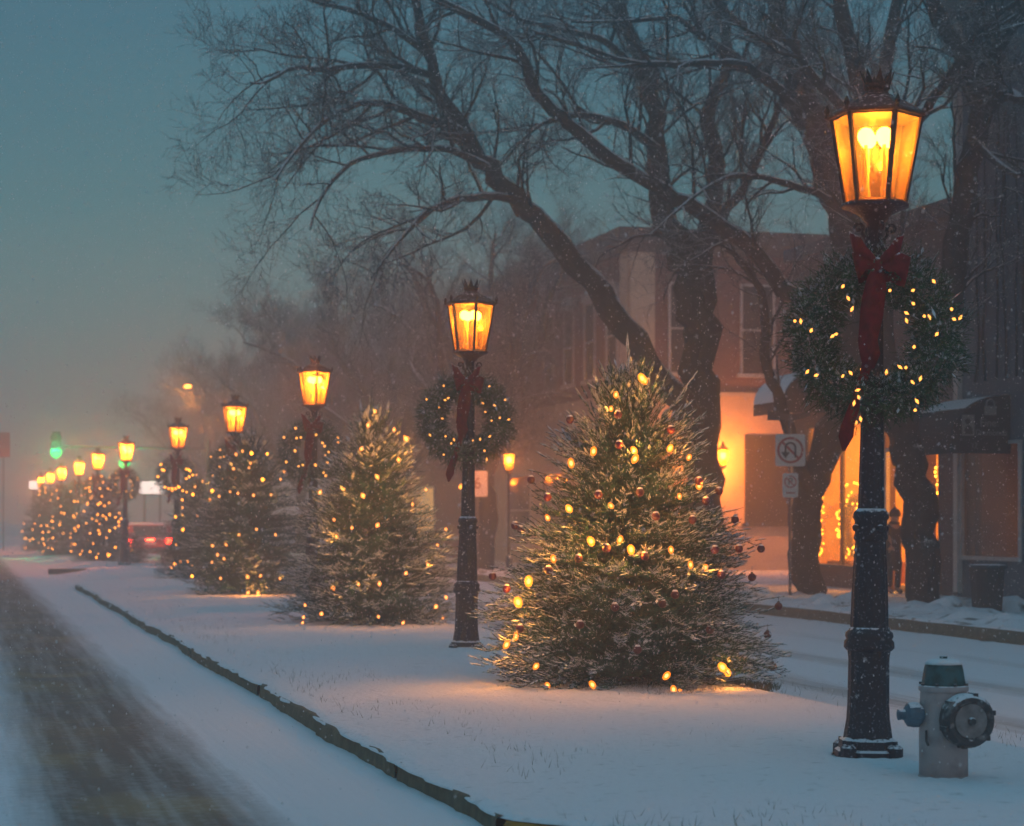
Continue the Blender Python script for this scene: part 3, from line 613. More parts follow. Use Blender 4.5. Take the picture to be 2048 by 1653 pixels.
def make_wreath(me_f, bulbs, bm):
    root = empty('wreath')
    o = bpy.data.objects.new('foliage', me_f); COL.objects.link(o); o.parent = root
    for u, v in bulbs:
        r = math.hypot(u, v); q = r-.435; y = -math.sqrt(max(.19**2-min(abs(q), .18)**2, .0004))
        o = bpy.data.objects.new('light_bulb', bm); COL.objects.link(o); o.parent = root; o.location = (u, y-.005, v); o.rotation_euler = (random.uniform(-1.3, 1.3), random.uniform(-1.3, 1.3), 0)
    make_bow(root); return root
LAMPS = [(1735, 13.33), (932, 24.6), (623, 35.9), (465, 46.9), (352, 57.4), (249, 70), (193, 81.2), (156, 92), (121, 103), (98, 114), (80, 125)]
ordn = ['nearest and largest', 'second', 'third', 'fourth', 'fifth', 'sixth', 'seventh', 'eighth', 'ninth', 'tenth', 'farthest']
extra = ['ornate black gas street lamp glowing amber beside the fire hydrant, nearest of the row', 'ornate gas street lamp between the two nearest firs, second of the row', 'ornate gas street lamp left of the pointed second fir, third of the row',
 'ornate gas street lamp rising behind the dark third fir, fourth of the row', 'hazy gas street lamp with a brightly lit wreath, fifth of the row before the gap', 'misty gas street lamp just left of the red vehicle, first beyond the gap',
 'misty gas street lamp above the densely lit fir, seventh of the row', 'misty gas street lamp right of the green traffic light, eighth of the row', 'tiny misty gas street lamp just under the green traffic light', 'tiny misty gas street lamp, second from the far left end', 'tiny misty gas street lamp, farthest and leftmost of the row']
lamp0 = make_lamp(); far_gas = bpy.data.lights['gas_light'].copy(); far_gas.energy = 3000; far_gas.color = (1, .36, .11)
mid_gas = far_gas.copy(); mid_gas.energy = 520
wA = make_wreath(wr_near, W1, B_w); wB = make_wreath(wr_near, W2, B_w); wC = make_wreath(wr_far, W2[::2]+W1[::4], B_wf); wD = make_wreath(wr_far, W5, bulb_mesh(.028, 1.1, 5, 3, M_bulbfar))
for i, (x, D) in enumerate(LAMPS):
    o = lamp0 if i == 0 else copy_tree(lamp0); b = P(x, 0, D); o.location = (b.x, b.y, -.02)
    if i == 0: o.rotation_euler = (0, math.radians(.8), 0); o.location.z = .015
    tag(o, extra[i], 'street lamp', 'gas street lamps along the median')
    if i < 9:
        w = (wA, wB, wC, None, wD)[i] if i < 5 else None
        if w is None: w = copy_tree(wC if i != 6 else wC)
        k = 1.0
        w.location = (b.x+(.0 if i else .045), b.y-.035 if i else b.y-.03, 2.83 if i else 2.82); w.rotation_euler = (0, 0, (-.10, .06, .1, .1, .15, .1, .1, .1, .1)[i])
        lab = ['large green wreath with red bow and lights on the nearest street lamp', 'round green wreath with bow and lights on the second street lamp', 'shadowy wreath with drooping dark red bow on the third street lamp', 'dark wreath on the fourth street lamp, half behind the third fir', 'brightly lit wreath on the fifth street lamp', 'dim wreath on the sixth lamp, below the second green light', 'faint wreath on the seventh street lamp', 'faint wreath on the eighth street lamp', 'faint wreath on the ninth street lamp'][i]
        tag(w, lab, 'wreath', 'wreaths on the street lamps')
    if i > 1:
        for c in o.children:
            if c.name.startswith('gas_light'): c.data = far_gas if i > 4 else mid_gas
    if i > 5:
        for c in list(o.children):
            if c.name.startswith(('scroll', 'corner', 'mantle_tube')): bpy.data.objects.remove(c)

# ------------------------------------------------------------------ fire hydrant
hp = P(1887, 1563, 12.24); h = empty('fire_hydrant', (hp.x, hp.y, hp.z-.01), .10, label='pale fire hydrant with teal bonnet and blue side caps beside the nearest lamp', cat='fire hydrant')
M_hyd = mat('hydrant_cream_paint', (.40, .33, .33), .7, noise=(7, (.24, .20, .20), .5, .75), bump=(25, .3), snow=.02)
M_teal = mat('hydrant_teal_paint', (.02, .10, .11), .6, noise=(16, (.015, .045, .04), .45, .65), bump=(30, .4), snow=.10)
M_cap = mat('hydrant_blue_cap', (.05, .15, .22), .6, noise=(20, (.03, .08, .12), .4, .7), bump=(30, .3), snow=.12)
M_capd = mat('hydrant_dark_cap', (.045, .045, .05), .7, noise=(20, (.22, .2, .2), .52, .68), bump=(40, .6), snow=.15)
m = MB(); m.lathe([(.148, 0), (.148, .30), (.146, .45), (.140, .56), (.133, .60)], 28); m.build('barrel', M_hyd, h, smooth=True)
m = MB(); m.lathe([(.137, .595), (.132, .615), (.118, .70), (.112, .722), (.10, .735), (.04, .742)], 28); m.build('bonnet', M_teal, h, smooth=True)
m = MB(); m.lathe([(.150, .565), (.152, .58), (.150, .595), (.14, .60)], 28); m.lathe([(.155, .02), (.155, .04), (.149, .05)], 28); m.build('flange', M_hyd, h)
m = MB()
for k in range(8): a = k*math.pi/4+.2; m.lathe([(.012, .60), (.011, .615)], 6, c=(.142*math.cos(a), .142*math.sin(a)))
m.build('bolt', M_capd, h)
m = MB(); m.lathe([(.026, .735), (.024, .775)], 5); m.build('operating_nut', M_teal, h)
m = MB(); m.lathe([(.118, .728), (.09, .752), (.03, .762)], 20); m.build('snow_cap', M_snow, h, smooth=True)
for sx in (-1, 1):
    m = MB(); m.lathe([(.06, .11), (.06, .135), (.078, .14), (.078, .17), (.072, .205), (.05, .22), (.034, .225), (.03, .24), (.034, .265), (.012, .27)], 14)
    m.build('side_cap', M_cap, h, loc=(sx*.02, 0, .42), rot=(0, sx*math.pi/2, 0), smooth=False)
m = MB(); m.lathe([(.118, .10), (.118, .13), (.135, .14), (.137, .215), (.122, .245), (.118, .25), (.10, .245), (.085, .235), (.02, .235), (.02, .26), (.016, .27)], 28)
for k in range(6):
    a = k*math.pi/3+.3; m.box(*(sorted((math.cos(a)*.13-.012, math.cos(a)*.13+.012))), *(sorted((math.sin(a)*.13-.012, math.sin(a)*.13+.012))), .15, .235)
m.build('pumper_cap', M_capd, h, loc=(.065, 0, .40), rot=(math.pi/2, 0, .12)).scale = (1.2, 1.2, 1)
m = MB(); m.lathe([(.088, .236), (.086, .244), (.03, .246)], 24); m.build('cap_face', mat('worn_cap_face', (.26, .24, .24), .7, noise=(14, (.12, .11, .11), .4, .7), bump=(30, .4)), h, loc=(.065, 0, .40), rot=(math.pi/2, 0, .12)).scale = (1.2, 1.2, 1)
m = MB(); m.tube([(-.135, -.08, .33), (-.14, -.10, .27), (-.13, -.11, .24)], .008, 5); m.build('chain', M_capd, h)

for c_, rr_ in ((Vector((hp.x, hp.y, 0)), .150), (P(1735, 0, 13.33), .26), (P(932, 0, 24.6), .26)):
    m = MB(); n = 40; v = []
    for k in range(n):
        a = 2*math.pi*k/n; w_ = 1+.45*noise1(k*.45, 5)
        for f, z in ((0, .035), (.05, .034), (.12, .018), (.24*w_, -.012)): v.append(((rr_-.02+f)*math.cos(a), (rr_-.02+f)*math.sin(a), z+(.012*noise1(k*.6, 9) if f < .2 else -.03)))
    m.add(v, [(k*4+c, (k*4+c+4) % (4*n), (k*4+c+5) % (4*n), k*4+c+1) for k in range(n) for c in range(3)])
    tag(m.build('snow_heap', M_snow, loc=(c_.x, c_.y, -.005), smooth=True), kind='structure')

# ------------------------------------------------------------------ bare trees
class Tree:
    def __init__(s, seed): s.v, s.f, s.rg = [], [], random.Random(seed)
    def chain(s, pts, rad, n):
        k = len(pts); base = len(s.v); prev = None
        for i in range(k):
            a_, b_ = pts[max(i-1, 0)], pts[min(i+1, k-1)]; d = (b_-a_).normalized()
            if prev is None: h_ = Vector((0, 0, 1)) if abs(d.z) < .9 else Vector((1, 0, 0)); a = d.cross(h_).normalized()
            else: a = (prev-d*prev.dot(d)).normalized()
            prev = a; b = d.cross(a); r = rad[i]
            for j in range(n):
                t = 6.2832*j/n; rr = r*(1+(.12*s.rg.uniform(-1, 1) if n > 5 else 0)); s.v.append(pts[i]+(a*math.cos(t)+b*math.sin(t))*rr)
        for q in range(k-1):
            for j in range(n): s.f.append((base+q*n+j, base+(q+1)*n+j, base+(q+1)*n+(j+1) % n, base+q*n+(j+1) % n))
    def limb(s, pts, r0, r1, level=1, dens=1.0, sub=4, n=9, kids=True, start=.1):
        P_ = []; k = len(pts)
        for i in range(k-1):                             # catmull-rom
            p0, p1, p2, p3 = pts[max(i-1, 0)], pts[i], pts[i+1], pts[min(i+2, k-1)]
            for q in range(sub):
                t = q/sub; P_.append(.5*((2*p1)+(-p0+p2)*t+(2*p0-5*p1+4*p2-p3)*t*t+(-p0+3*p1-3*p2+p3)*t**3))
        P_.append(pts[-1]); m = len(P_); rad = [r0+(r1-r0)*(i/(m-1)) for i in range(m)]
        for i in range(1, m-1): P_[i] = P_[i]+Vector([s.rg.gauss(0, rad[i]*.18) for _ in range(3)])
        s.chain(P_, rad, n)
        if kids: s.kids(P_, rad, level, dens, start)
        return P_
    def kids(s, pts, rad, level, dens, start=.1):
        if level > 4: return
        tot = sum((b-a).length for a, b in zip(pts[:-1], pts[1:])); step = (.5, .42, .22, .125, .12)[level]/dens; acc = tot*start+step*s.rg.random(); run = 0
        for i, (a, b) in enumerate(zip(pts[:-1], pts[1:])):
            sl = (b-a).length
            while acc < run+sl:
                f = (acc-run)/sl; p = a.lerp(b, f); r = rad[i]; d = (b-a).normalized(); frac = acc/tot
                ax = Vector([s.rg.gauss(0, 1) for _ in range(3)]); ax = (ax-d*ax.dot(d)).normalized()
                ang = s.rg.uniform(.5, 1.1); nd = (d*math.cos(ang)+ax*math.sin(ang)+Vector((0, 0, .18))).normalized()
                L_ = (3.2, 2.6, 1.25, .62, .32)[level]*s.rg.uniform(.45, 1.2)*(1.1-.45*frac); rr = min(r*.55, (.075, .045, .018, .0095, .0065)[level])
                s.twig(p, nd, L_, rr, level, dens); acc += step*s.rg.uniform(.5, 1.5)
            run += sl
    def twig(s, p, d, L_, r, level, dens):
        n = (6, 7, 6, 4, 3)[level]; pts = [p]; rad = [r]; cur = d; seg = L_/n
        for i in range(n):
            cur = (cur+Vector([s.rg.gauss(0, .17) for _ in range(3)])+Vector((0, 0, (.02 if level > 2 else .05)-.10*i/n))).normalized(); p = p+cur*seg; pts.append(p); rad.append(max(r*(1-.75*(i+1)/n), .0038))
        s.chain(pts, rad, 5 if level < 2 else (4 if level < 3 else 3)); s.kids(pts, rad, level+1, dens, .15)
    def build(s, name, loc, trunk_pts=None):
        V = np.array([tuple(v) for v in s.v], np.float32)-np.array(loc, np.float32)
        return tri_mesh(name, V, s.f, nside=4)
def px(pts, D0, D1=None):
    D1 = D0 if D1 is None else D1; k = len(pts)-1
    return [P(x, y, D0+(D1-D0)*i/k) for i, (x, y) in enumerate(pts)]
def big_tree(name_label, base, trunks, limbs, seed, dens):
    t = Tree(seed)
    for pts, r0, r1 in trunks: t.limb(pts, r0, r1, n=12, kids=False)
    me_t = t.build('trunk', base)
    c = Tree(seed+50)
    for pts, r0, r1, st in limbs: c.limb(pts, r0, r1, 1, dens, start=st)
    me_c = c.build('crown', base)
    root = empty('bare_tree', base, 0, label=name_label, cat='tree', group='bare trees on the far pavement')
    link('trunk', me_t, M_bark, root); link('crown', me_c, M_bark, root); return root
DA = 43.5
big_tree('large bare forked tree whose left limb leans far over the median, behind the nearest fir', P(1412, 1188, DA),
 [(px([(1412, 1200), (1408, 1000), (1403, 850), (1398, 700), (1382, 570), (1350, 490)], DA), .42, .34),
  (px([(1410, 960), (1375, 830), (1290, 720), (1200, 590), (1110, 475)], DA, 42), .30, .24),
  (px([(1398, 690), (1405, 560), (1420, 440)], DA), .30, .22)],
 [(px([(1110, 475), (1030, 395), (975, 340), (927, 262), (880, 190), (866, 130), (835, 10), (800, -120)], 42, 39), .24, .06, .05),
  (px([(975, 335), (900, 300), (800, 300), (700, 330), (640, 400), (620, 460)], 40.5, 38), .09, .02, .05),
  (px([(930, 270), (840, 230), (740, 205), (660, 235), (600, 290), (550, 360)], 40.5, 37), .11, .02, .03),
  (px([(870, 150), (760, 130), (650, 140), (590, 135), (530, 165), (500, 165)], 40, 37), .09, .015, .03),
  (px([(868, 120), (790, 60), (700, 20), (620, 0), (570, -40)], 40, 38), .08, .02, .03),
  (px([(1040, 400), (940, 395), (860, 420), (800, 480), (740, 560)], 41.5, 39), .10, .02, .05),
  (px([(1350, 490), (1322, 400), (1312, 300), (1300, 160), (1250, 40), (1200, -100)], DA, 44), .30, .10, .02),
  (px([(1420, 440), (1434, 324), (1415, 230), (1452, 130), (1443, 0), (1460, -120)], DA, 45), .20, .08, .02),
  (px([(1315, 300), (1240, 250), (1160, 230), (1080, 250), (1000, 330)], 43.5, 42), .11, .02, .05),
  (px([(1410, 460), (1470, 400), (1503, 343), (1555, 220), (1600, 90)], DA, 44), .13, .05, .05),
  (px([(1300, 170), (1220, 90), (1120, 60), (1020, 30), (930, -30)], 43.8, 41), .10, .02, .05)], 11, 1.0)
big_tree('bare tree with slanting dark trunk behind the no-turn sign', P(1608, 1194, 42.7),
 [(px([(1612, 1205), (1610, 1080), (1622, 980), (1652, 890), (1690, 780), (1700, 650), (1705, 560)], 42.7, 42.5), .32, .33)],
 [(px([(1705, 560), (1685, 420), (1640, 280), (1590, 150), (1555, 20), (1540, -120)], 42.5, 42), .40, .14, .02),
  (px([(1690, 650), (1586, 597), (1500, 500), (1400, 420), (1300, 368), (1197, 297), (1123, 234), (1064, 168), (1040, 105), (985, 55), (850, -10)], 42.3, 37), .20, .07, .08),
  (px([(1630, 1020), (1592, 905), (1577, 860), (1552, 781), (1529, 718), (1527, 600), (1480, 523), (1430, 480)], 42.5, 41.5), .17, .05, .35),
  (px([(1610, 250), (1565, 185), (1517, 148), (1461, 127), (1350, 128), (1262, 125), (1146, 88), (1060, 60)], 42.2, 38), .13, .03, .05),
  (px([(1563, 182), (1470, 116), (1400, 70), (1350, 37), (1240, 44), (1142, 44)], 42, 39), .11, .02, .05),
  (px([(1660, 400), (1600, 375), (1503, 352), (1443, 360), (1380, 400), (1300, 470)], 42, 39), .09, .02, .05),
  (px([(1580, 140), (1510, 70), (1447, 20), (1390, -60)], 42, 40), .12, .05, .05),
  (px([(1690, 480), (1720, 330), (1760, 180), (1790, 20), (1810, -100)], 42.5, 43), .20, .10, .02)], 23, .85)
big_tree('thick bare tree rising at right beside the shop doorway', P(1852, 1218, 37.2),
 [(px([(1852, 1230), (1848, 1120), (1838, 1010), (1818, 920), (1806, 850), (1835, 760)], 37.2), .32, .30)],
 [(px([(1835, 770), (1885, 660), (1912, 520), (1928, 380), (1960, 240), (1945, 150), (1880, 40), (1840, -80)], 37.2, 36), .30, .10, .08),
  (px([(1800, 850), (1770, 700), (1750, 520), (1760, 350), (1730, 200), (1690, 60), (1660, -80)], 37.2, 38), .30, .12, .15),
  (px([(1958, 235), (2010, 190), (2048, 205), (2110, 260)], 36.5, 35), .14, .05, .05),
  (px([(1950, 150), (2000, 90), (2050, 20), (2100, -60)], 36.3, 35), .14, .05, .05),
  (px([(1945, 280), (2000, 330), (2048, 350), (2120, 330)], 36.3, 35), .08, .03, .05),
  (px([(1750, 330), (1830, 250), (1900, 150), (1960, 60), (2040, 0)], 37.5, 36), .12, .04, .05),
  (px([(1740, 250), (1660, 190), (1590, 100), (1530, 30)], 37.8, 36), .12, .04, .05)], 37, .95)
# generic bare tree for the row further on
def generic(seed, H, dens=1.1):
    t = Tree(seed); t.limb([Vector((0, 0, -.2)), Vector((.1, 0, 1.5)), Vector((0, .1, 3.2))], .34, .28, n=10, kids=False); me_t = t.build('trunk', (0, 0, 0))
    c = Tree(seed+1); rg = random.Random(seed)
    for q in range(9):
        a = q*2.4+rg.random(); k = rg.uniform(.25, .62) if q else .05; sp = H*k; pts = [Vector((0, 0, 2.9+.15*q*.3))]
        for j in range(1, 6):
            f = j/5; pts.append(Vector((math.cos(a)*sp*f**.9+rg.gauss(0, .25), math.sin(a)*sp*f**.9+rg.gauss(0, .25), 3+(H-3.6)*(1-.45*k)*math.sin(f*1.5)**.95)))
        c.limb(pts, .2, .035, 1, dens, n=6, start=.15)
    return me_t, c.build('crown', (0, 0, 0))
gA = generic(101, 12.5); gB = generic(131, 11.0)
for q in gA+gB: q.materials.append(M_bark)
gl = ['hazy bare tree behind the second street lamp, nearest of the misty row', 'hazy bare tree above the pointed second fir', 'misty bare tree behind the third street lamp', 'misty bare tree behind the fourth street lamp', 'faint bare tree right of the orange high lamp', 'faintest bare tree at left end of the misty row', 'hazy bare tree standing before the brown brick facade', 'hazy bare tree between second lamp and nearest fir, beyond the brick building', 'pale rounded bare tree far down the pavement']
for i, (s, t, sc, rz) in enumerate([(16.2, 62, .92, .3), (16.0, 74, .95, 2.0), (15.8, 86, 1.0, 4.0), (16.3, 98, .95, 1.0), (16, 112, .95, 5.0), (16, 128, .9, 2.6), (17.5, 68, .75, 3.3), (30, 95, .9, .9), (17, 146, .95, 1.9)]):
    p = R(s, t, .1); root = empty('bare_tree', p, rz, label=gl[i], cat='tree', group='misty bare trees down the street'); root.scale = (sc,)*3
    for nm, me_ in zip(('trunk', 'crown'), (gA, gB)[i % 2]): o = bpy.data.objects.new(nm, me_); COL.objects.link(o); o.parent = root

# ------------------------------------------------------------------ buildings (street frame: facade towards the street is at small s)
def bld(label, cat='building', group=None, name='brick_building'):
    o = empty(name, (0, 0, 0), A, label=label, cat=cat, group=group); return o
def window_s(parent, s, t0, t1, z0, z1, frame=M_trim, pane=M_darkpane, surround=True, capz=.28):   # window in a wall facing -s
    m = MB(); w = .09
    m.box(s-.07, s+.02, t0-w, t0, z0, z1); m.box(s-.07, s+.02, t1, t1+w, z0, z1); m.box(s-.07, s+.02, t0-w, t1+w, z1, z1+w); m.box(s-.04, s+.02, t0, t1, (z0+z1)/2-.03, (z0+z1)/2+.03)
    f = m.build('window_frame', frame, parent)
    m = MB(); m.box(s-.012, s-.002, t0, t1, z0, (z0+z1)/2-.03); m.box(s-.012, s-.002, t0, t1, (z0+z1)/2+.03, z1); m.build('pane', pane, f)
    m = MB(); m.box(s-.14, s+.02, t0-.18, t1+.18, z0-.12, z0-.001); m.build('sill', frame, f)
    if surround: m = MB(); m.prism([(t0-.2, z1+w), (t1+.2, z1+w), (t1+.12, z1+w+capz), ((t0+t1)/2, z1+w+capz+.12), (t0-.12, z1+w+capz)], s-.12, s+.02, 'x'); m.build('lintel', frame, f)
def window_t(parent, t, s0, s1, z0, z1, frame=M_trim, pane=M_darkpane, mull=True):   # window in a wall facing -t
    m = MB(); w = .08
    m.box(s0-w, s0, t-.07, t+.02, z0, z1); m.box(s1, s1+w, t-.07, t+.02, z0, z1); m.box(s0-w, s1+w, t-.07, t+.02, z1, z1+w)
    if mull: m.box(s0, s1, t-.04, t+.02, (z0+z1)/2-.03, (z0+z1)/2+.03)
    f = m.build('window_frame', frame, parent)
    m = MB(); m.box(s0, s1, t-.012, t-.002, z0, z1); m.build('pane', pane, f)
    m = MB(); m.box(s0-.18, s1+.18, t-.14, t+.02, z0-.12, z0-.001); m.build('sill', frame, f)
# corner house: end wall faces the camera at t=58.8
T0 = 58.8
B1 = bld('brick corner building with cream lower end wall glowing in lamplight, behind the no-turn sign')
m = MB(); m.box(20, 36, T0, 75, 5.6, 10.2); m.build('upper_wall', M_brick, B1)
m = MB(); m.box(19.985, 36, T0-.015, 75, 0, 5.595); m.build('lower_wall', M_cream, B1)
m = MB(); m.box(19.6, 36.3, T0-.3, 75, 10.2, 10.65); m.box(19.75, 36.2, T0-.15, 75, 9.9, 10.2); m.build('cornice', M_brick2, B1)
m = MB(); m.box(19.9, 20.8, T0-.12, T0-.002, 5.6, 9.9); m.box(19.88, 19.99, T0-.12, T0+.6, 5.6, 9.9); m.build('pilaster', M_cream, B1)
m = MB(); m.box(19.93, 36, T0-.10, T0-.02, 5.45, 5.6); m.build('band_course', M_cream, B1)
window_t(B1, T0, 23.75, 24.78, 6.2, 8.95); window_t(B1, T0, 21.35, 22.2, 6.2, 8.95); window_t(B1, T0, 27, 28, 6.2, 8.95)
window_t(B1, T0-.015, 23.9, 25.3, 1.5, 4.2, M_dark, M_darkpane, False)
for k in range(6): window_s(B1, 20, 59.9+k*2.35, 60.9+k*2.35, 6.2, 8.7)
for k in range(3): window_s(B1, 19.985, 60.2+k*4.8, 63.4+k*4.8, .7, 3.2, M_trim, M_darkpane, False)
B2 = bld('long low brick building with a garlanded shopfront, far down behind the second lamp')
m = MB(); m.box(20.2, 36, 75.02, 108, 0, 8.4); m.build('wall', M_brick, B2)
m = MB(); m.box(19.9, 36, 75.02, 108, 8.4, 8.8); m.build('cornice', M_brick2, B2)
M_shoplit = mat('lit_shop_window', (.6, .4, .2), .5, emit=(1, .52, .16), estr=.55)
for k in range(3): window_s(B2, 20.2, 77+k*9, 80.5+k*9, .7, 3.0, M_trim, M_shoplit, False)
for k in range(8): window_s(B2, 20.2, 77+k*3.8, 78.1+k*3.8, 4.8, 7.0)
garl = empty('garland', (0, 0, 0), A, label='row of hanging amber lights across the far shopfront, right of the second lamp', cat='garland')
for k in range(26):
    m = MB(); kk = k/25; m.sphere((20.05, 76.6+kk*4.2, 3.05-.12*abs(math.sin(k*1.3))), .05, 4, 2); m.build('light_bulb', M_bulbfar, garl)
for k in range(14):
    m = MB(); m.sphere((20.05, 76.5+.06*math.sin(k*2), 3.0+.0*k-.12*k), .035, 4, 2); m.build('light_bulb', M_bulbfar, garl)
# shop with the glowing window
B3 = bld('brick shop with glowing amber display window and open lit doorway, behind the nearest lamp')
XS = 20.0
m = MB()                                               # street wall with its openings, built as piers and panels
def wallseg(t0, t1, z0, z1): m.box(XS, XS+.25, t0, t1, z0, z1)
wallseg(37.62, 38.5, 0, 3.9); wallseg(39.05, 39.85, 0, 3.9); wallseg(41.0, 41.35, 0, 3.9); wallseg(45.2, 46.0, 0, 3.9); wallseg(41.35, 45.2, 0, .54); wallseg(38.5, 39.05, 0, .8); wallseg(37.62, 46, 3.9, 8.0)
m.build('street_wall', M_brick2, B3)
m = MB(); m.box(XS, 34, 45.98, 46.2, 0, 8.0); m.box(33.8, 34, 37.62, 46, 0, 8.0); m.build('side_wall', M_brick2, B3)
m = MB(); m.box(XS-.2, 34, 37.62, 46.3, 8.0, 8.3); m.build('roof', M_roof, B3)
m = MB(); m.box(XS+.25, 26, 37.7, 45.95, -.02, .14); m.box(XS+.25, 26, 37.7, 45.95, 3.9, 4.0); m.box(26, 26.1, 37.7, 45.95, .14, 3.9); m.box(XS+.25, 26, 37.65, 37.7, .14, 3.9); m.box(XS+.25, 26, 45.9, 45.95, .14, 3.9); m.build('interior', M_amberwall, B3)
m = MB()
for t in (41.35, 43.2, 45.1): m.box(XS-.05, XS+.05, t, t+.09, .54, 3.9)
m.box(XS-.05, XS+.05, 41.35, 45.2, 3.82, 3.9); m.box(XS-.12, XS+.1, 41.35, 45.2, .46, .54); f = m.build('window_frame', M_dark, B3)
m = MB(); m.box(XS+.0, XS+.012, 41.44, 45.1, .55, 3.82); m.build('pane', glass('shop_glass', (1, .9, .75), .9, .10, .06), f)
m = MB(); m.box(XS-.03, XS+.06, 39.86, 39.95, .14, 3.2); m.box(XS-.03, XS+.06, 40.9, 40.99, .14, 3.2); m.box(XS-.03, XS+.06, 39.86, 40.99, 3.12, 3.2); m.build('door_frame', M_trim, B3)
m = MB(); m.box(XS+.4, XS+1.6, 41.6, 45, .14, .6); m.build('display_shelf', mat('shelf_wood', (.25, .1, .04), .7), B3)
L = bpy.data.lights.new('shop_light', 'POINT'); L.energy = 800; L.color = (1, .38, .045); L.shadow_soft_size = .25
o = bpy.data.objects.new('shop_light', L); COL.objects.link(o); o.parent = B3; o.location = (23.2, 42.5, 3.4)
o = o.copy(); COL.objects.link(o); o.location = (22.6, 39.6, 3.3)
# lights of the display
B_d = bulb_mesh(.030, 1, 4, 2, glow('display_bulb', (1, .40, .03), 12, False))
disp = empty('display_lights', (0, 0, 0), A, label='dense amber string lights edging the glowing shop window', cat='string lights')
def dbulb(par, s, t, z):
    o = bpy.data.objects.new('light_bulb', B_d); COL.objects.link(o); o.parent = par; o.location = (s, t, z)
for k in range(46): dbulb(disp, 20.12, 44.75+random.uniform(-.2, .25), .7+2.1*k/45)
for k in range(22): dbulb(disp, 20.12, 42.0+random.uniform(-.3, .3), 1.85+.8*random.random())
for k in range(18): dbulb(disp, 20.12, 41.6+random.uniform(-.1, .1), .65+1.2*k/18)
for k in range(10): dbulb(disp, 20.10, 38.75+random.uniform(-.1, .1), 1.9+.9*k/10)
wr = empty('display_wreath', (0, 0, 0), A, label='large wreath of amber lights standing inside the glowing shop window', cat='wreath')
m = MB(); m.tube([(20.45, 43.45+.62*math.cos(a), 1.45+.62*math.sin(a)) for a in np.linspace(0, 6.28, 24)], .14, 6); m.build('foliage', mat('indoor_greens', (.08, .07, .02), .9), wr)
for k in range(70):
    a = random.random()*6.283; r = random.uniform(.5, .8); dbulb(wr, 20.28, 43.45+r*math.cos(a), 1.45+r*math.sin(a))
for k in range(22):
    a = random.uniform(0, 3.14); dbulb(wr, 20.28, 43.3+.55*math.cos(a), 2.25+.22*math.sin(a))
# snow-covered awning at the far end of that shop
def awning(root, s0, t0, t1, zt, r, hgt, n=10, val=.25, top=M_snow, body=None, cover=1.0):
    prof = [(s0-r*math.sin(a), zt-hgt+hgt*math.cos(a)) for a in np.linspace(0, math.pi/2, n)]
    m = MB(); pr = [(s, z) for s, z in prof]; inner = [(s0, zt-hgt)]
    m.prism(pr+inner, t0, t1, 'y'); c = m.build('canopy', body, root)
    m = MB(); out = [(s-(.02 if i else 0), z+.025) for i, (s, z) in enumerate(prof)]
    kk = int(n*cover); v = [(s, t, z) for t in (t0+.02, t1-.02) for s, z in out[:kk]]; inn_ = [(s, t, z-.02) for t in (t0+.02, t1-.02) for s, z in out[:kk]]
    m.add(v, [(i, i+1, kk+i+1, kk+i) for i in range(kk-1)]); m.build('snow_cover', top, root, smooth=True)
    m = MB(); m.box(s0-r-.01, s0-r+.02, t0, t1, zt-hgt-val, zt-hgt-.001); m.box(s0-r+.02, s0, t0, t0+.02, zt-hgt-val, zt-hgt-.001); m.build('valance', body, root)
M_awn = mat('black_awning_cloth', (.012, .014, .02), .8, bump=(10, .2))
aw = empty('awning', (0, 0, 0), A, label='snow-covered curved awning half hidden behind the wreath of the nearest lamp, above the no-turn sign', cat='awning', group='awnings on the far shops')
awning(aw, XS-.003, 44.0, 45.9, 5.2, 1.15, .8, body=M_awn)
# right-hand grey building
B4 = bld('tall grey building at right edge with dark shop window and pale corner pilaster', name='grey_building')
m = MB(); m.box(XS, XS+.3, 14, 35.0, 0, 12); m.box(XS, XS+.3, 37.45, 37.6, 0, 12); m.box(XS, XS+.3, 35.0, 37.45, 3.15, 12); m.box(XS, XS+.3, 35.0, 37.45, 0, .85); m.box(XS+.3, 34, 37.3, 37.6, 0, 12); m.build('wall', M_grey, B4)
m = MB(); m.box(XS-.3, 34, 14, 37.8, 12, 12.4); m.build('roof', M_roof, B4)
m = MB(); m.box(XS-.12, XS-.002, 37.42, 37.6, .1, 11.9); m.build('pilaster', M_trim, B4)
m = MB(); m.box(XS-.03, XS+.06, 35.0, 35.12, .85, 3.15); m.box(XS-.06, XS+.05, 37.34, 37.42, .85, 3.15); m.box(XS-.06, XS+.05, 35, 37.42, .78, .86); m.box(XS-.06, XS+.05, 35, 37.42, 3.1, 3.17); f = m.build('window_frame', M_trim, B4)
m = MB(); m.box(XS+.0, XS+.012, 35.12, 37.34, .87, 3.1); m.build('pane', glass('dim_glass', (.8, .72, .6), .9, .12, .08), f)
m = MB(); m.box(24, 24.1, 30, 37.2, .1, 3.2); m.box(XS+.3, 24, 30, 37.2, 3.2, 3.25); m.box(XS+.3, 24, 37.15, 37.28, .1, 3.2); m.box(XS+.3, 24, 30, 37.2, .05, .12); m.box(XS+.3, 24, 30, 30.1, .1, 3.2); m.build('interior', mat('dim_interior', (.3, .17, .09), .9, noise=(1.5, (.12, .06, .03), .4, .7)), B4)
L = bpy.data.lights.new('dim_light', 'POINT'); L.energy = 25; L.color = (1, .38, .08); L.shadow_soft_size = .2
o = bpy.data.objects.new('dim_light', L); COL.objects.link(o); o.parent = B4; o.location = (22, 35.6, 1.6)
dl = empty('display_lights', (0, 0, 0), A, label='few amber bulbs at right side of the dark shop window', cat='string lights')
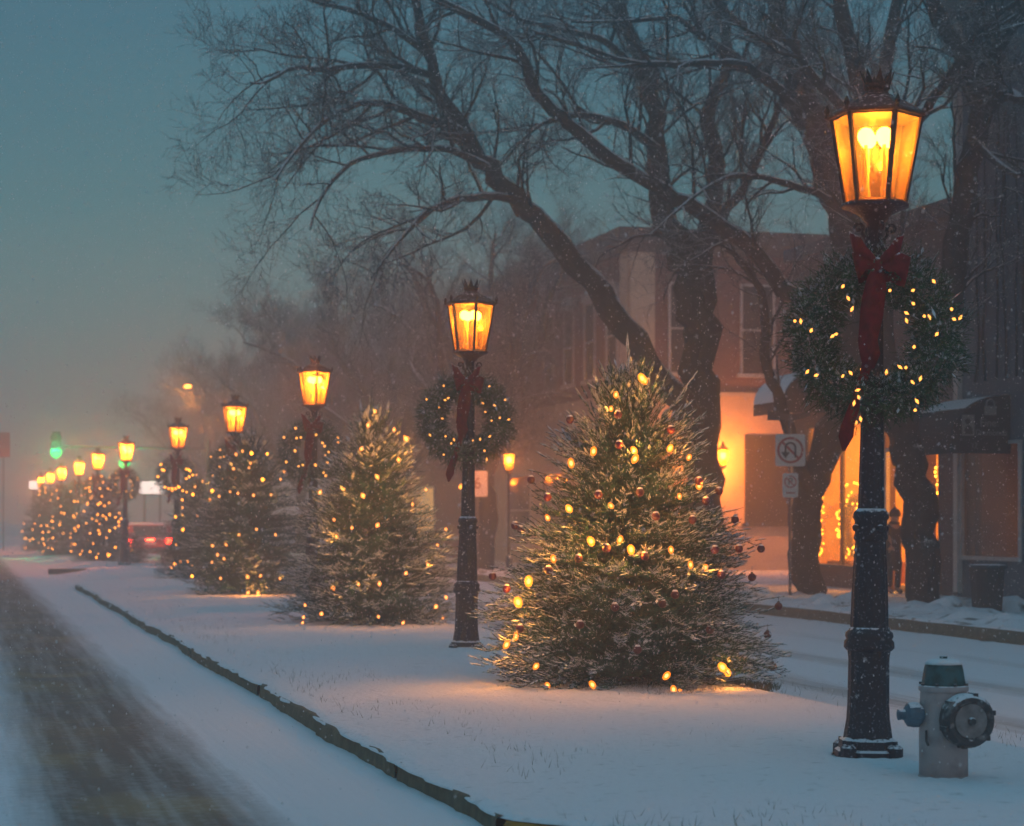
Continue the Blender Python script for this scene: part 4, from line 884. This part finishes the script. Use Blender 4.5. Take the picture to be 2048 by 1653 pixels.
for z, t in ((2.3, 35.3), (2.0, 35.35), (1.75, 35.5), (1.6, 35.3), (1.1, 35.3), (1.05, 35.5)): dbulb(dl, 20.3, t, z)
aw2 = empty('awning', (0, 0, 0), A, label='black curved awning with padlock emblem and portrait picture, snow on top, at right edge', cat='awning', group='awnings on the far shops')
awning(aw2, XS-.003, 35.45, 37.35, 4.05, 1.3, .85, 14, .3, body=M_awn, cover=.62)
M_mark = mat('awning_print', (.20, .22, .23), .8)
m = MB(); m.box(19.42, 19.68, 35.435, 35.445, 3.66, 3.84)
m.build('padlock_emblem', M_mark, aw2); m = MB(); m.tube([(19.46, 35.44, 3.84), (19.47, 35.44, 3.93), (19.55, 35.44, 3.98), (19.63, 35.44, 3.93), (19.64, 35.44, 3.84)], .018, 4); m.build('padlock_shackle', M_mark, aw2)
m = MB(); m.box(18.93, 19.20, 35.435, 35.445, 3.25, 3.66); pc = m.build('portrait_picture', M_mark, aw2)
m = MB(); m.lathe([(.055, 0), (.06, .004)], 12); m.build('portrait_head', M_signblack, aw2, loc=(19.05, 35.434, 3.53), rot=(math.pi/2, 0, 0))
m = MB(); m.prism([(18.97, 3.28), (19.17, 3.28), (19.14, 3.42), (19.06, 3.46), (18.99, 3.40)], 35.430, 35.434, 'y'); m.build('portrait_bust', M_signblack, aw2)
text('Fine', .22, M_mark, 'lettering', aw2, (19.5, 35.44, 3.5), (math.pi/2, 0, 0)); text('Diamonds', .17, M_mark, 'lettering', aw2, (19.57, 35.44, 3.31), (math.pi/2, 0, 0)); text('17', .14, M_mark, 'lettering', aw2, (19.2, 35.44, 3.05), (math.pi/2, 0, 0))
# bare vine on the grey wall
vt = Tree(77)
for k in range(9):
    t = 33.6+k*.38+random.uniform(-.1, .1); pts = [R(19.93, t+random.gauss(0, .07), 4.4+j*.9) for j in range(7)]; vt.limb(pts, .03, .012, 4, .8, n=4)
tag(link('climbing_vine', vt.build('climbing_vine', R(20, 35, 0)), M_bark, loc=R(20, 35, 0)), 'bare climbing vine in dark streaks on the grey wall at right', 'vine')

# wall lantern on the cream end wall and the pavement lantern
def lantern_head(par, k=1.0, z=0):
    m = MB(); m.lathe([(.10*k, z), (.15*k, z+.42*k)], 6, caps=False); m.build('glass_pane', M_pane, par)
    m = MB(); m.lathe([(.17*k, z+.42*k), (.17*k, z+.44*k), (.06*k, z+.56*k), (.02*k, z+.66*k)], 6); m.lathe([(.04*k, z-.1*k), (.11*k, z-.03*k), (.11*k, z)], 6); m.build('lantern_roof', M_ironroof, par)
    m = MB(); m.sphere((0, 0, z+.27*k), .085*k, 8, 6, 1.1); m.build('lamp_globe', M_mantle, par)
    L = bpy.data.lights.new('lantern_light', 'POINT'); L.energy = 60; L.color = (1, .42, .09); L.shadow_soft_size = .16
    o = bpy.data.objects.new('lantern_light', L); COL.objects.link(o); o.parent = par; o.location = (0, 0, z+.27*k); return o
wlp = P(1446, 918, 61.6); wlr = empty('wall_lantern', wlp, A, label='glowing wall lantern on the cream end wall right of the nearest fir', cat='wall lamp'); lantern_head(wlr, 1.1, -.2).data.energy = 1600
m = MB(); m.tube([(0, .0, -.3), (0, .15, -.38), (0, .55, -.2)], .02, 5); m.build('bracket', M_iron, wlr)
pp = P(1018, 0, 60); pl = empty('pavement_lantern', (pp.x, pp.y, 0), 0, label='glowing lantern on thin post between the second lamp and the nearest fir', cat='street lamp')
m = MB(); m.lathe([(.11, 0), (.09, .5), (.05, .55), (.04, 3.0)], 10); m.build('post', M_iron, pl); lantern_head(pl, 1.1, 3.1).data.energy = 500

# ------------------------------------------------------------------ signs
sp_ = P(1580, 0, 41.0); rz = .05
sg = empty('sign_post', (sp_.x, sp_.y, 0), 0, label='street sign post with no-turn and no-parking signs and a street name blade', cat='sign')
m = MB(); m.lathe([(.03, 0), (.03, 3.75)], 6); m.build('post', M_post, sg)
def plate(par, w, hh, z, name, y=-.05, x=0.0):
    r = .04; poly = []
    for cx_, cz_, a0 in ((w/2-r, hh/2-r, 0), (-w/2+r, hh/2-r, 90), (-w/2+r, -hh/2+r, 180), (w/2-r, -hh/2+r, 270)):
        for k in range(4): a = math.radians(a0+k*30); poly.append((x+cx_+r*math.cos(a), z+cz_+r*math.sin(a)))
    m = MB(); m.prism(poly, y, y+.008, 'y'); return m.build(name, M_white, par)
def ring(par, r, w, z, y, slash=True, nm='prohibition_ring', mm=M_signred, x=0.0):
    m = MB(); n = 36
    v = [(x+q*math.cos(2*math.pi*k/n), yy, z+q*math.sin(2*math.pi*k/n)) for yy in (y, y-.004) for q in (r-w, r) for k in range(n)]
    f = []
    for k in range(n): j = (k+1) % n; f += [(2*n+k, 2*n+j, 3*n+j, 3*n+k), (n+k, n+j, 3*n+j, 3*n+k), (k, j, 2*n+j, 2*n+k)]
    m.add(v, f)
    if slash:
        c = math.cos(math.pi/4); a = r-w*.5; q = w*.5*c
        m.prism([(x-a*c-q, z+a*c-q), (x-a*c+q, z+a*c+q), (x+a*c+q, z-a*c+q), (x+a*c-q, z-a*c-q)], y-.0045, y-.0005, 'y')
    m.build(nm, mm, par)
p1 = plate(sg, .61, .66, EYE+(HY-901)/FPX*41, 'no_turn_sign'); z1 = EYE+(HY-901)/FPX*41
ring(p1, .27, .045, z1, -.053)
m = MB()                                                   # bent arrow of the sign
arc = [(-.10, -.08), (-.10, .05)]+[(.0+.10*math.cos(a), .06+.09*math.sin(a)) for a in np.linspace(math.pi, 0, 9)]+[(.10, -.15)]
m.tube([(x, -.058, z1+z) for x, z in arc], .021, 6); m.prism([(-.19, z1-.04), (-.01, z1-.04), (-.10, z1-.17)], -.062, -.056, 'y'); m.build('turn_arrow', M_signblack, p1)
z2 = EYE+(HY-971)/FPX*41; p2 = plate(sg, .32, .5, z2, 'no_parking_sign', x=.0)
ring(p2, .125, .022, z2+.07, -.053); text('P', .2, M_signblack, 'lettering', p2, (0, -.054, z2+.07), (math.pi/2, 0, 0)); 
m = MB(); m.box(-.10, .10, -.056, -.0505, z2-.17, z2-.145); m.build('arrow_bar', M_signred, p2)
z3 = EYE+(HY-831)/FPX*41; m = MB(); m.prism([(-.46, z3-.10), (-.05, z3-.10), (.05, z3-.12), (.28, z3-.06), (.42, z3-.0), (.42, z3+.05), (.2, z3+.04), (-.05, z3+.02), (-.46, z3+.10)], -.02, .0, 'y'); m.build('street_name_blade', mat('sign_brown', (.07, .05, .05), .6), sg)
q = P(955, 0, 62); s6 = empty('sign_post', (q.x, q.y, 0), 0, label='white numbered sign on thin post just right of the second street lamp', cat='sign')
m = MB(); m.lathe([(.03, 0), (.03, 3.1)], 6); m.build('post', M_post, s6)
z6 = EYE+(HY-968)/FPX*62; p6 = plate(s6, .62, .8, z6, 'number_plate'); text('6', .5, mat('sign_maroon', (.2, .06, .05), .6), 'lettering', p6, (0, -.054, z6), (math.pi/2, 0, 0))

# ------------------------------------------------------------------ litter bin
b = P(1974, 0, 34.6); lb = empty('litter_bin', (b.x, b.y, .0), .1, label='dark round litter bin on the snowy pavement below the dark shop window', cat='litter bin')
m = MB(); m.lathe([(.25, 0), (.26, .05), (.31, .76)], 20, flute=.03); m.build('drum', mat('bin_black', (.015, .02, .025), .6, snow=.05), lb)
m = MB(); m.lathe([(.335, .755), (.345, .79), (.33, .82), (.2, .83)], 24); m.build('rim', mat('bin_rim', (.03, .04, .045), .5, snow=.1), lb)
rg_ = random.Random(4)
for k, (x, y, w) in enumerate([(1990, 1222, .5), (2030, 1228, .6), (1895, 1228, .5), (1700, 1215, .45), (1655, 1222, .35)]):
    D = 6400/(y-HY)*1.03; p = P(x, 0, D); m = MB(); n = 14
    V, F = grid(np.linspace(-w, w, n), np.linspace(-w*.7, w*.7, n), lambda s, t: .0+.26*np.clip(1-(s/w)**2-(t/(w*.7))**2, -.1, 1)*(.5+fbm(s*5+k*9, t*5, k)))
    me = tri_mesh('snow_heap', V, F, nside=4); me.polygons.foreach_set('use_smooth', [True]*len(F)); tag(link('snow_heap', me, M_walk, loc=(p.x, p.y, -.02)), kind='structure')

# ------------------------------------------------------------------ person by the doorway
pp = P(1787, 0, 43.3)
per = empty('person', (pp.x, pp.y, .01), .5, label='person in long dark coat and hat standing before the lit doorway, shoulders hunched', cat='person')
nodes = [((0, 0, .95), (.15, .12)), ((0, .0, 1.15), (.16, .12)), ((0, .02, 1.36), (.19, .12)), ((0, -.02, 1.50), (.07, .07)), ((0, -.06, 1.62), (.085, .10)), ((0, -.07, 1.72), (.07, .08)),
         ((.19, .01, 1.40), .065), ((.25, -.02, 1.15), .052), ((.20, -.16, .98), .042), ((.17, -.23, .96), .035), ((-.19, .01, 1.40), .065), ((-.25, -.02, 1.15), .052), ((-.20, -.16, .98), .042), ((-.17, -.23, .96), .035),
         ((.10, 0, .86), .095), ((.11, -.01, .48), .065), ((.11, .02, .09), .045), ((.12, -.13, .03), .04), ((-.10, 0, .86), .095), ((-.12, -.03, .48), .065), ((-.12, .0, .09), .045), ((-.13, -.15, .03), .04)]
edges = [(0, 1), (1, 2), (2, 3), (3, 4), (4, 5), (2, 6), (6, 7), (7, 8), (8, 9), (2, 10), (10, 11), (11, 12), (12, 13), (0, 14), (14, 15), (15, 16), (16, 17), (0, 18), (18, 19), (19, 20), (20, 21)]
M_skin = mat('skin', (.45, .28, .2), .6); M_coat = mat('dark_coat', (.035, .028, .03), .9, bump=(12, .5)); M_trou = mat('dark_trousers', (.02, .02, .025), .9)
import bmesh
def skin_mesh(name, nodes, edges, material, parent):
    bm = bmesh.new(); ly = bm.verts.layers.skin.verify(); vs = [bm.verts.new(c) for c, r in nodes]
    for a, b_ in edges: bm.edges.new((vs[a], vs[b_]))
    for i, v in enumerate(vs):
        r = nodes[i][1]; v[ly].radius = r if isinstance(r, tuple) else (r, r); v[ly].use_root = (i == 0)
    me = bpy.data.meshes.new(name); bm.to_mesh(me); bm.free()
    o = bpy.data.objects.new(name, me); COL.objects.link(o); o.modifiers.new('skin', 'SKIN'); s_ = o.modifiers.new('sub', 'SUBSURF'); s_.levels = 2
    dg = bpy.context.evaluated_depsgraph_get(); m2 = bpy.data.meshes.new_from_object(o.evaluated_get(dg)); bpy.data.objects.remove(o)
    m2.materials.clear(); m2.polygons.foreach_set('use_smooth', [True]*len(m2.polygons)); return link(name, m2, material, parent)
skin_mesh('body', nodes, edges, M_skin, per)
skin_mesh('coat', [((0, .0, .98), (.20, .17)), ((0, .03, 1.2), (.205, .16)), ((0, .05, 1.40), (.215, .15)), ((0, -.0, 1.52), (.11, .11)), ((.22, .02, 1.38), .085), ((.27, -.02, 1.14), .072), ((.21, -.15, .99), .06), ((-.22, .02, 1.38), .085), ((-.27, -.02, 1.14), .072), ((-.21, -.15, .99), .06), ((0, .02, .72), (.23, .19)), ((0, .02, .45), (.24, .20))],
          [(0, 1), (1, 2), (2, 3), (2, 4), (4, 5), (5, 6), (2, 7), (7, 8), (8, 9), (0, 10), (10, 11)], M_coat, per)
for sx in (-1, 1):
    skin_mesh('trouser_leg', [((sx*.105, 0, .86), .105), ((sx*.115, -.02, .48), .08), ((sx*.115, .01, .10), .065)], [(0, 1), (1, 2)], M_trou, per)
    skin_mesh('boot', [((sx*.115, .02, .12), .055), ((sx*.115, .02, .05), .055), ((sx*.125, -.14, .035), .045)], [(0, 1), (1, 2)], M_signblack, per)
m = MB(); m.lathe([(.125, 1.66), (.13, 1.70), (.118, 1.76), (.08, 1.82), (.02, 1.84)], 16, c=(0, -.05)); m.sphere((0, -.05, 1.85), .035, 8, 5); m.build('knit_hat', M_coat, per, smooth=True)
m = MB(); m.tube([(.08*math.cos(a), -.02+.09*math.sin(a), 1.52) for a in np.linspace(0, 6.2, 12)], .04, 6); m.build('scarf', mat('scarf', (.08, .05, .05), .9), per)

# ------------------------------------------------------------------ far traffic lights, vehicle, signs, high lamp
DT = 92.0
ma = P(418, 0, DT); zt_ = EYE+(HY-898)/FPX*DT
mast = empty('traffic_mast', (ma.x, ma.y, 0), 0, label='misty mast with long horizontal arm over the far crossing', cat='traffic mast')
m = MB(); m.lathe([(.14, 0), (.10, zt_+.4)], 8); m.build('post', M_post, mast)
dxm = P(104, 0, DT).x-ma.x; m = MB(); m.tube([(0, 0, zt_), (dxm, 0, zt_+.1)], [.08, .05], 6); m.build('mast_arm', M_post, mast)
M_green = glow('green_signal', (.02, 1, .17), 3.2, False)
M_dim = mat('unlit_lens', (.05, .01, .01), .3)
M_box = mat('signal_housing', (.02, .05, .03), .6)
for x, y, lab in ((112, 905, 'glowing green traffic light at far left of the mast arm'), (249, 926, 'green traffic light just under the sixth street lamp head')):
    p = P(x, y, DT-.3); tl = empty('traffic_light', p, 0, label=lab, cat='traffic light', group='green traffic lights at the far crossing')
    m = MB(); m.box(-.17, .17, 0, .2, -.2, .95); m.build('housing', M_box, tl)
    L = bpy.data.lights.new('green_light', 'POINT'); L.energy = 330; L.color = (.02, 1, .35); L.shadow_soft_size = .1
    o = bpy.data.objects.new('green_light', L); COL.objects.link(o); o.parent = tl; o.location = (0, -.25, 0)
    for k, mm in ((0, M_green), (.33, M_dim), (.66, M_dim)):
        m = MB(); m.lathe([(.26, 0), (.25, .02), (.08, .04)], 14); m.build('signal_lens', mm, tl, loc=(0, 0, k), rot=(math.pi/2, 0, 0))
        m = MB(); m.tube([(.15*math.cos(a), -.1, k+.15*math.sin(a)) for a in np.linspace(-.3, 3.44, 9)], .02, 4); m.build('visor', M_box, tl)
# red vehicle in the right-hand lane
vp = P(300, 0, 84.0); car = empty('parked_car', (vp.x, vp.y, -.17), A*.9, label='misty red car seen from behind with tail lights on, right of the sixth street lamp', cat='car')
M_carred = mat('car_red_paint', (.35, .03, .03), .35, snow=.15)
m = MB(); prof = [(-.1, .35), (-.12, .95), (-.02, 1.02), (.12, 1.55), (.5, 1.66), (2.3, 1.64), (3.1, 1.1), (4.2, 1.0), (4.45, .8), (4.5, .38)]; m.prism(prof, -.9, .9, 'x'); m.build('body', M_carred, car)
m = MB(); m.prism([(-.075, 1.06), (.09, 1.5), (.08, 1.51), (-.09, 1.06)], -.7, .7, 'x'); m.build('rear_window', M_darkpane, car)
for sx in (-1, 1):
    m = MB(); m.box(sx*.78-.10, sx*.78+.10, -.16, -.11, .78, .98); m.build('tail_light', glow('tail_red', (1, .03, .01), 60) if 'tail_red' not in MATS else MATS['tail_red'], car)
    for y in (.75, 3.6):
        m = MB(); m.lathe([(.33, -.11), (.34, -.05), (.34, .05), (.33, .11)], 16); w = m.build('wheel', M_signblack, car, loc=(sx*.82, y, .34), rot=(0, math.pi/2, 0))
        m = MB(); m.lathe([(.19, -.12), (.19, .12)], 10); m.build('rim', M_post, w)
m = MB(); m.box(-.25, .25, -.125, -.1, .72, .86); m.build('number_plate', M_white, car); m = MB(); m.box(-.92, .92, -.2, -.1, .38, .6); m.build('bumper', M_dark, car)
m = MB(); m.box(-.16, .16, -.13, -.105, .90, .96); m.build('brake_lamp', MATS['tail_red'], car)
M_signlit = glow('lit_white_sign', (1, .80, .72), 2.2)
for x0, x1, y0, y1, D, lab in ((278, 330, 963, 988, 118, 'glowing white sign board in the mist above the red car'), (58, 100, 962, 979, 128, 'faint glowing white sign board at far left in the mist')):
    p = P((x0+x1)/2, (y0+y1)/2, D); w = (x1-x0)/2/FPX*D; hh = (y1-y0)/2/FPX*D; sb = empty('sign_board', p, 0, label=lab, cat='sign', group='lit sign boards far down the street')
    m = MB(); m.box(-w, w, 0, .2, -hh, hh); m.build('lit_panel', M_signlit, sb)
    m = MB(); m.box(-w-.05, w+.05, .01, .25, hh, hh+.06); m.box(-w-.05, w+.05, .01, .25, -hh-.06, -hh); m.build('sign_frame', M_post, sb)
    m = MB()
    for sx in (-.6, .6): m.box(w*sx-.06, w*sx+.06, .05, .17, -p.z, -hh-.06)
    m.build('sign_leg', M_post, sb)
p = P(6, 890, 105); rs = empty('sign_post', (p.x, p.y, 0), 0, label='reddish square sign on a post at the left edge of the view', cat='sign')
m = MB(); m.box(-.35, .35, 0, .05, p.z-.65, p.z+.65); m.build('plate', M_signred, rs); m = MB(); m.lathe([(.03, 0), (.03, p.z+.4)], 6, c=(0, .06)); m.build('post', M_post, rs)
p = P(375, 773, 112); hl = empty('high_street_light', (p.x+1.6, p.y, 0), 0, label='small orange high street light glowing in the mist above the fifth lamp', cat='street light')
m = MB(); m.lathe([(.12, 0), (.07, p.z-.3)], 8); m.build('post', M_post, hl); m = MB(); m.tube([(0, 0, p.z-.4), (-.5, 0, p.z+.1), (-1.4, 0, p.z+.15)], .04, 5); m.build('arm', M_post, hl)
m = MB(); m.box(-1.85, -1.3, -.12, .12, p.z+.06, p.z+.18); m.build('head', M_post, hl); m = MB(); m.sphere((-1.6, 0, p.z), .22, 8, 5, .6); m.build('lens', glow('sodium_lens', (1, .28, .03), 20, False), hl)
L = bpy.data.lights.new('sodium_light', 'POINT'); L.energy = 900; L.color = (1, .30, .05); L.shadow_soft_size = .15
o = bpy.data.objects.new('sodium_light', L); COL.objects.link(o); o.parent = hl; o.location = (-1.6, -.1, p.z-.25)

# ------------------------------------------------------------------ falling snow
N = 46000; Dn = (RNG.random(N)*(34**2.2-7.5**2.2)+7.5**2.2)**(1/2.2)
X = (RNG.random(N)*2200-76-1024)/FPX*Dn; Z = EYE+(HY-(RNG.random(N)*1800-80))/FPX*Dn; ok = Z > .2
C = np.stack([X, Dn, Z], -1)[ok]; n = len(C); r = RNG.uniform(.0018, .0046, n)[:, None, None]
oc = np.array([(1, 0, 0), (0, 1, 0), (-1, 0, 0), (0, -1, 0), (0, 0, 1.6), (0, 0, -1.6)])[None]
dirn = RNG.normal(0, .25, (n, 1, 3)); V = (C[:, None]+(oc+dirn*oc[..., 2:3])*r).reshape(-1, 3)
Fo = np.array([(0, 1, 4), (1, 2, 4), (2, 3, 4), (3, 0, 4), (1, 0, 5), (2, 1, 5), (3, 2, 5), (0, 3, 5)])
F = (np.arange(n)*6)[:, None, None]+Fo[None]
tag(link('falling_snow', tri_mesh('falling_snow', V, F.reshape(-1, 3)), mat('snowflake', (.8, .8, .82), .9)), 'fine white snowflakes falling through the air', 'snow', kind='stuff')

# ------------------------------------------------------------------ haze
m = MB(); m.box(-110, 80, -6, 260, -1.3, 15.5); hz = m.build('haze', []); tag(hz, 'grey misty snow haze filling the street', 'haze', kind='stuff')
mh = bpy.data.materials.new('haze'); mh.use_nodes = True; n_, l_ = mh.node_tree.nodes, mh.node_tree.links; n_.remove(n_['Principled BSDF'])
v = n_.new('ShaderNodeVolumePrincipled'); v.inputs['Color'].default_value = (.74, .83, .86, 1); v.inputs['Density'].default_value = HAZE_DENSITY; v.inputs['Anisotropy'].default_value = .70
l_.new(v.outputs[0], n_['Material Output'].inputs['Volume']); hz.data.materials.append(mh)
